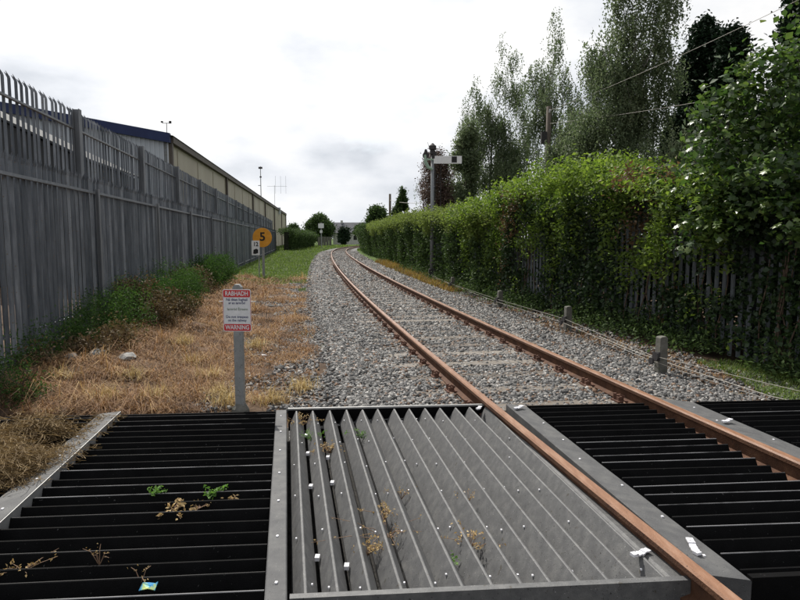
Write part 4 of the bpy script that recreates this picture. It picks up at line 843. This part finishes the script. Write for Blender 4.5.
e = empty('speed_sign', (-5.86, 26.6, -.05), 'orange disc speed board with black 5 and a small white plate on a grey post', 'speed sign')
mb = MB()
for k in range(1): mb.box((.02, .04, .85), (.10, .05, 1.7)); mb.box((-.17, .05, .72), (.04, .03, 1.45))
mb.obj('post', M['galvpost'], e)
mb = MB(); mb.disc((0, 0, 1.72), .41, (0, 1, 0), .02, 32); mb.obj('disc', M['orange'], e)
text('5', .50, M['black'], e, (.01, -.013, 1.74), rf, squeeze=1.05, bold=.012)
roundrect(.34, .62, .02, -.0, .015, 1.28, cx=-.29).obj('number_plate', M['signwhite'], e)
text('12', .24, M['black'], e, (-.28, -.018, 1.43), rf, squeeze=.9, bold=.008)
mb = MB(); mb.prism([(-.40, 1.04), (-.32, 1.02), (-.19, 1.06), (-.18, 1.2), (-.26, 1.25), (-.38, 1.2)], -.019, -.0155); mb.obj('symbol', M['black'], e)

# ------------------------------------------------------------------ semaphore signal
e = empty('semaphore_signal', (1.30, 25.3, -.05), 'tall grey semaphore signal post with white arm pointing right', 'signal')
mb = MB(); mb.tube([(0, 0, 0), (0, 0, 2.5), (0, 0, 5.05)], [.085, .075, .06], 12); mb.obj('post', M['galv'], e, True)
mb = MB(); mb.box((.60, -.10, 4.80), (1.12, .02, .30)); mb.obj('arm', M['palegreen'] if False else M['signwhite'], e)
mb = MB(); mb.box((.86, -.113, 4.81), (.21, .004, .24)); mb.obj('arm_stripe', M['black'], e)
mb = MB(); mb.tube([(-.30, -.07, 5.0), (-.28, -.07, 4.72), (-.17, -.07, 4.50), (0, -.07, 4.42)], [.05, .07, .07, .05], 8); mb.box((-.1, -.07, 4.82), (.36, .03, .07)); mb.obj('spectacle', M['palegreen'], e)
mb = MB(); mb.disc((-.27, -.02, 4.98), .13, (0, 1, 0), .14, 12); mb.tube([(-.27, -.02, 5.05), (-.27, -.02, 5.22)], [.09, .04], 8); mb.obj('lamp', M['castiron'], e)
mb = MB(); mb.tube([(0, 0, 5.03), (0, 0, 5.2), (0, 0, 5.22), (0, 0, 5.36), (0, 0, 5.38), (0, 0, 5.46)], [.12, .10, .15, .15, .11, .03], 10); mb.tube([(.06, -.02, 4.85), (.06, -.02, 5.1)], .1, 8); mb.obj('finial', M['castiron'], e)
mb = MB(); mb.tube([(.12, .08, .2), (.12, .08, 4.5)], .012, 6)
for z in np.arange(.4, 4.5, .32): mb.tube([(.10, .12, z), (.34, .12, z)], .01, 5)
mb.tube([(.10, .12, .3), (.10, .12, 4.6)], .014, 5); mb.tube([(.34, .12, .3), (.34, .12, 4.6)], .014, 5); mb.obj('ladder', M['castiron'], e)
mb = MB(); mb.box((0, 0, .2), (.26, .26, .5)); mb.tube([(-.02, -.15, .35), (.15, -.3, .15)], .03, 6); mb.obj('base', M['castiron'], e)
mb = MB(); mb.tube([(-.14, 0, 5.3), (-.2, 0, 5.5)], .008, 4); mb.tube([(.14, -.02, 5.16), (.3, -.1, 5.1), (.42, -.1, 4.94)], .012, 5); mb.obj('bracket', M['castiron'], e)

# small concrete posts with wire pulleys
for (X, Y, h, lab) in ((3.30, 7.75, .46, 'nearest low concrete post carrying the signal wire by the right fence'), (3.10, 11.4, .44, 'second low concrete post with pulley further along the right verge'), (2.47, 15.3, .4, 'third low concrete post along the right verge'), (1.75, 20.6, .4, 'farthest low concrete post on the verge before the signal')):
    e = empty('wire_post', (X, Y, -.06), lab, 'post', 'low posts carrying the signal wire', rz=.2)
    mb = MB(); mb.prism([(-.06, 0), (.06, 0), (.052, h), (.03, h + .02), (-.035, h + .015), (-.052, h)], -.05, .05); mb.obj('post', M['conc'], e)
    mb = MB(); mb.disc((-.095, -.03, h*.5), .06, (1, 0, 0), .03, 12); mb.box((-.07, -.03, h*.5), (.04, .05, .11)); mb.disc((-.125, .02, h*.36), .045, (1, 0, 0), .025, 10); mb.obj('pulley', M['castiron'], e)
def wire_obj(name, pts, r, m, label, cat='wire', group=None):
    mb = MB(); mb.tube([Vector(p) - Vector(pts[0]) for p in pts], r, 6); o = mb.obj(name, M[m], None, True, loc=pts[0]); return tag(o, label, cat, group)
pw = [(4.2, 5.0, .16), (3.95, 5.85, .16), (3.19, 7.75, .17), (3.02, 11.4, .17), (2.38, 15.3, .15), (1.66, 20.6, .15), (1.25, 25.1, .15)]
wire_obj('signal_wire', pw, .0032, 'wire', 'upper signal wire running past the low concrete posts', group='signal wires along the right verge')
wire_obj('signal_wire', [(4.1, 5.2, .0), (3.82, 6.05, -.0), (3.45, 7.3, .04), (3.15, 7.9, .11), (3.0, 11.4, .1), (2.36, 15.3, .09), (1.3, 25, .08)], .0036, 'wire', 'lower signal wire sagging towards the ground near the panels', group='signal wires along the right verge')
wire_obj('cable', [(4.35, 5.7, -.02), (3.95, 6.5, -.03), (3.75, 7.4, -.02), (3.5, 9.0, -.03), (3.4, 10.5, -.02)], .006, 'wire', 'pale cable lying in the grass at the foot of the right hedge', 'cable')
rock('pale flat stone in the grass by the signal wires', 3.70, 6.75, (.10, .05, .02), 'conc', name='flat_stone', cat='stone')

# far signal board on the left, at the bend
e = empty('marker_board', (-13.6, 108, 0), 'distant white board on a thin post beside the far bend', 'sign')
mb = MB(); mb.tube([(0, 0, 0), (0, 0, 4.3)], .09, 8); mb.obj('post', M['galvpost'], e)
mb = MB(); mb.box((0, -.1, 3.75), (.95, .05, .8)); mb.obj('board', M['signwhite'], e)
mb = MB(); mb.box((0, -.1, 2.75), (.45, .05, .45)); mb.obj('small_board', M['signwhite'], e)

# ------------------------------------------------------------------ telegraph poles and wires
e = empty('telegraph_pole', (7.0, 30, -.1), 'timber telegraph pole with small dark box in front of the slim birch', 'pole')
mb = MB(); mb.tube([(0, 0, 0), (0, 0, 7.9)], [.16, .11], 10); mb.obj('pole', M['pole'], e, True)
mb = MB(); mb.box((-.22, -.05, 6.45), (.26, .22, .55)); mb.obj('junction_box', M['castiron'], e)
mb = MB(); mb.tube([(0, -.14, 7.6), (0, -.22, 7.72)], .03, 6); mb.obj('insulator', M['signwhite'], e)
def sag(a, b, d, n=14): a = Vector(a); b = Vector(b); return [a + (b - a)*t + Vector((0, 0, -d*4*t*(1 - t))) for t in np.linspace(0, 1, n)]
wire_obj('overhead_wire', sag((7.0, 29.9, 7.6), (9.07, 12.0, 6.85), .15), .0065, 'wire', 'overhead wire rising from the telegraph pole across the trees to the top right', group='overhead wires')
wire_obj('overhead_wire', sag((7.0, 29.9, 7.0), (9.6, 13.5, 5.1), .1), .006, 'wire', 'lower overhead wire passing into the dark trees on the right', group='overhead wires')
e = empty('telegraph_pole', (-1.05, 66, -.1), 'slim timber pole standing above the hedge left of the small conifer', 'pole')
mb = MB(); mb.tube([(0, 0, 0), (0, 0, 6.35)], [.17, .12], 10); mb.obj('pole', M['pole'], e, True)
e = empty('stub_pole', (-.75, 64, -.1), 'thin pale stay pole just right of the slim timber pole', 'pole')
mb = MB(); mb.tube([(0, 0, 0), (0, 0, 5.0)], [.07, .05], 8); mb.obj('pole', M['galvpost'], e, True)
wire_obj('overhead_wire', sag((-1.05, 66, 5.6), (1.9, 40, 3.9), .15), .018, 'wire', 'slack wire from the slim timber pole towards the signal', group='overhead wires')

# ------------------------------------------------------------------ warehouse on the left
wc = Vector((-12.76, 35, 0)); wl_ = 112; dirv = Vector((-.125, 1, 0)).normalized(); gv = Vector((-1, -.06, 0)).normalized()
e = empty('warehouse', wc, 'long cream warehouse with dark blue gable edge behind the left fence', 'warehouse')
EH = 7.1; RW = 34.0; RK = .175
def ww(a, b, z): return dirv*a + gv*b + Vector((0, 0, z))
mb = MB(); mb.add([ww(0, .0, 0), ww(wl_, .0, 0), ww(wl_, .0, EH), ww(0, .0, EH), ww(0, .3, 0), ww(wl_, .3, 0), ww(wl_, .3, EH), ww(0, .3, EH)], [(0, 1, 2, 3), (7, 6, 5, 4), (0, 3, 7, 4), (1, 5, 6, 2), (3, 2, 6, 7)]); mb.obj('side_wall', M['cream'], e)
# gable sheets, each with a raised rib profile
gab = MB(); b = .02; 
while b < RW:
    b2 = b + .25
    for (q0, q1, dd) in ((b, b + .07, .045), (b + .07, b2, 0.0)):
        h0 = EH + RK*min(q0, RW - q0 if q0 > RW/2 else q0); h1_ = EH + RK*min(q1, RW - q1 if q1 > RW/2 else q1)
        gab.add([ww(-dd, q0, 0), ww(-dd, q1, 0), ww(-dd, q1, h1_), ww(-dd, q0, h0), ww(.1, q0, 0), ww(.1, q1, 0), ww(.1, q1, h1_), ww(.1, q0, h0)], [(0, 1, 2, 3), (0, 3, 7, 4), (1, 5, 6, 2)])
    b = b2
gab.obj('gable_cladding', M['clad'], e)
mb = MB(); hm = EH + RK*RW/2
def bar3(mb, A, B, w_, h_, side): 
    s_ = side.normalized()*w_; U = Vector((0, 0, h_)); mb.add([A, A + s_, A + s_ + U, A + U, B, B + s_, B + s_ + U, B + U], [(0, 1, 2, 3), (7, 6, 5, 4), (0, 4, 5, 1), (1, 5, 6, 2), (2, 6, 7, 3), (3, 7, 4, 0)])
bar3(mb, ww(-.25, -.12, EH - .25), ww(-.25, RW/2, hm - .2), .3, .52, dirv); bar3(mb, ww(-.25, RW/2, hm - .2), ww(-.25, RW, EH - .2), .3, .52, dirv); mb.obj('gable_fascia', M['blue'], e)
mb = MB(); bar3(mb, ww(.1, -.24, EH - .22), ww(wl_, -.24, EH - .22), .24, .34, gv); mb.obj('gutter', M['brownfascia'], e)
mb = MB(); mb.add([ww(-.2, -.3, EH + .14), ww(wl_, -.3, EH + .14), ww(wl_, RW/2, hm + .34), ww(-.2, RW/2, hm + .34), ww(wl_, RW, EH + .1), ww(-.2, RW, EH + .1)], [(0, 1, 2, 3), (3, 2, 4, 5)]); mb.obj('roof', M['roof'], e)
for a in (.15, 20.5, 41.5, 58, 76, 96, 111.6):
    mb = MB(); mb.box(ww(a, -.1, EH/2 - .1), (.16, .3, EH), Matrix.Rotation(math.atan2(dirv.y, dirv.x) - R(90), 3, 'Z')); mb.obj('downpipe', M['brownfascia'], e)
for k, a in enumerate(np.arange(2, 111, 6.0)):               # sheet joints on the long wall
    mb = MB(); mb.box(ww(a, -.02, EH/2 - .2), (.03, .05, EH - .3), Matrix.Rotation(math.atan2(dirv.y, dirv.x) - R(90), 3, 'Z')); mb.obj('sheet_joint', M['cream'], e)
mb = MB(); mb.box(ww(88, -.15, EH - .2), (.5, .9, 1.3), Matrix.Rotation(math.atan2(dirv.y, dirv.x) - R(90), 3, 'Z')); mb.obj('wall_vent', M['clad'], e)
# small wind gauge on the near corner
g_ = empty('wind_gauge', wc + ww(.1, .1, EH + .3), 'small wind gauge on the near corner of the warehouse roof', 'wind gauge')
mb = MB(); mb.tube([(0, 0, -.1), (0, 0, .55)], .02, 6); mb.tube([(-.25, 0, .55), (.2, 0, .55)], .015, 5); mb.obj('mast', M['castiron'], g_)
mb = MB(); mb.disc((-.25, 0, .62), .07, (0, 0, 1), .07, 8); mb.box((.2, 0, .6), (.14, .02, .14)); mb.obj('cups', M['castiron'], g_)
# lower dark shed in front of the gable
e = empty('shed', (-10.6, 21.5, 0), 'low dark lean to shed behind the near part of the left fences', 'shed')
mb = MB(); mb.add([(0, 0, 0), (-12, -.6, 0), (-12, -.6, 10.0), (0, 0, 4.2), (-.9, 6, 0), (-13, 6, 0), (-13, 6, 10.0), (-.9, 6, 4.2)], [(0, 1, 2, 3), (4, 0, 3, 7), (7, 6, 5, 4), (5, 6, 2, 1)]); mb.obj('walls', M['darkshed'], e)
mb = MB(); mb.add([(.2, -.2, 4.2), (-12.2, -.8, 10.12), (-13.2, 6.2, 10.12), (-.7, 6.2, 4.2), (.2, -.2, 4.28), (-12.2, -.8, 10.2), (-13.2, 6.2, 10.2), (-.7, 6.2, 4.28)], [(3, 2, 1, 0), (4, 5, 6, 7), (0, 1, 5, 4), (1, 2, 6, 5), (2, 3, 7, 6), (3, 0, 4, 7)]); mb.obj('roof', M['darkshed'], e)
# masts by the far part of the warehouse
e = empty('antenna_mast', (-26.5, 120, 0), 'tall thin aerial mast with small head rising above the warehouse', 'aerial')
mb = MB(); mb.tube([(0, 0, 0), (0, 0, 15.2)], [.14, .07], 6); mb.obj('mast', M['galvpost'], e)
mb = MB(); mb.box((0, 0, 14.9), (.7, .3, .35)); mb.box((0, 0, 13.2), (.35, .2, .25)); mb.box((-.25, 0, 11.6), (.5, .1, .1)); mb.obj('head', M['castiron'], e)
e = empty('tv_aerial', (-24.3, 122, 0), 'faint television aerial with upright rods beside the thin mast', 'aerial')
mb = MB(); mb.tube([(0, 0, 0), (0, 0, 11.8)], .035, 5); mb.tube([(-1.4, 0, 11.6), (2.4, 0, 11.6)], .022, 5)
for dx in (.2, 1.2, 2.2): mb.tube([(dx, 0, 10.2), (dx, 0, 13.6)], .02, 5)
mb.obj('rods', M['galvpost'], e)

# left hedge after the fences
def lh(s):
    if s is None: return 36.
    Y = 80 + s; off = np.interp(s, [0, 36], [1.4, 5.2]); return FLX(Y) + off, Y, fa - .1
P, s_, z_, q_ = strip_foliage(lh, 0, 36, lambda s: np.interp(s, [0, 30, 36], [2.5, 2.3, 1.9]) + .12*np.sin(s*1.3), 3600, 9, .17, depth=1.0, face=1, topbias=.3)
e = empty('hedge', (*lh(5)[:2], 0), 'rough green hedge beyond the end of the left fences', 'hedge')
wl('foliage', P, rng.uniform(.13, .22, len(P)), M['hedge'], e, rnd=.4*q_ + .6*rng.random(len(P)), up=.4, kind='stuff')
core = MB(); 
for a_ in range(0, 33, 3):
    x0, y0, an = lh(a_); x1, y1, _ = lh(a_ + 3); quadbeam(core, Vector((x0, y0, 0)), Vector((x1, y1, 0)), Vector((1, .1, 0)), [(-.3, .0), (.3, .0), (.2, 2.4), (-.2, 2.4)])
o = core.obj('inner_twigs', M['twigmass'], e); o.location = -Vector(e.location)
# far grey fence and house
e = empty('board_fence', (-16.2, 125, 0), 'low grey fence in the far distance below the round tree', 'fence')
for k in range(5):
    mb = MB(); mb.box((k*.55, k*.12, .95), (.5, .06, 1.9 + .05*math.sin(k))); mb.obj('board', M['conc'], e)
e = empty('house', (-13.5, 172, 0), 'far low house with grey slate roof where the line bends', 'house')
mb = MB(); mb.box((0, 0, 1.4), (9.2, 6, 3.4)); mb.obj('walls', M['render'], e)
mb = MB(); mb.add([(-5.0, -3.4, 3.0), (5.0, -3.4, 3.0), (5.0, 0, 5.9), (-5.0, 0, 5.9), (5.0, 3.4, 3.0), (-5.0, 3.4, 3.0)], [(0, 1, 2, 3), (3, 2, 4, 5), (1, 4, 2), (0, 3, 5)]); mb.obj('roof', M['slate'], e)
for x_ in (-3, -1, 1.4, 3.4):
    mb = MB(); mb.box((x_, -3.02, 1.7), (.9, .08, 1.1)); mb.obj('window', M['black'], e)
mb = MB(); mb.box((-2.5, .1, 5.9), (.6, .6, 1.1)); mb.obj('chimney', M['render'], e)
print('objects', len(bpy.data.objects), 'tris', sum(len(o.data.polygons) for o in bpy.data.objects if o.type == 'MESH'))
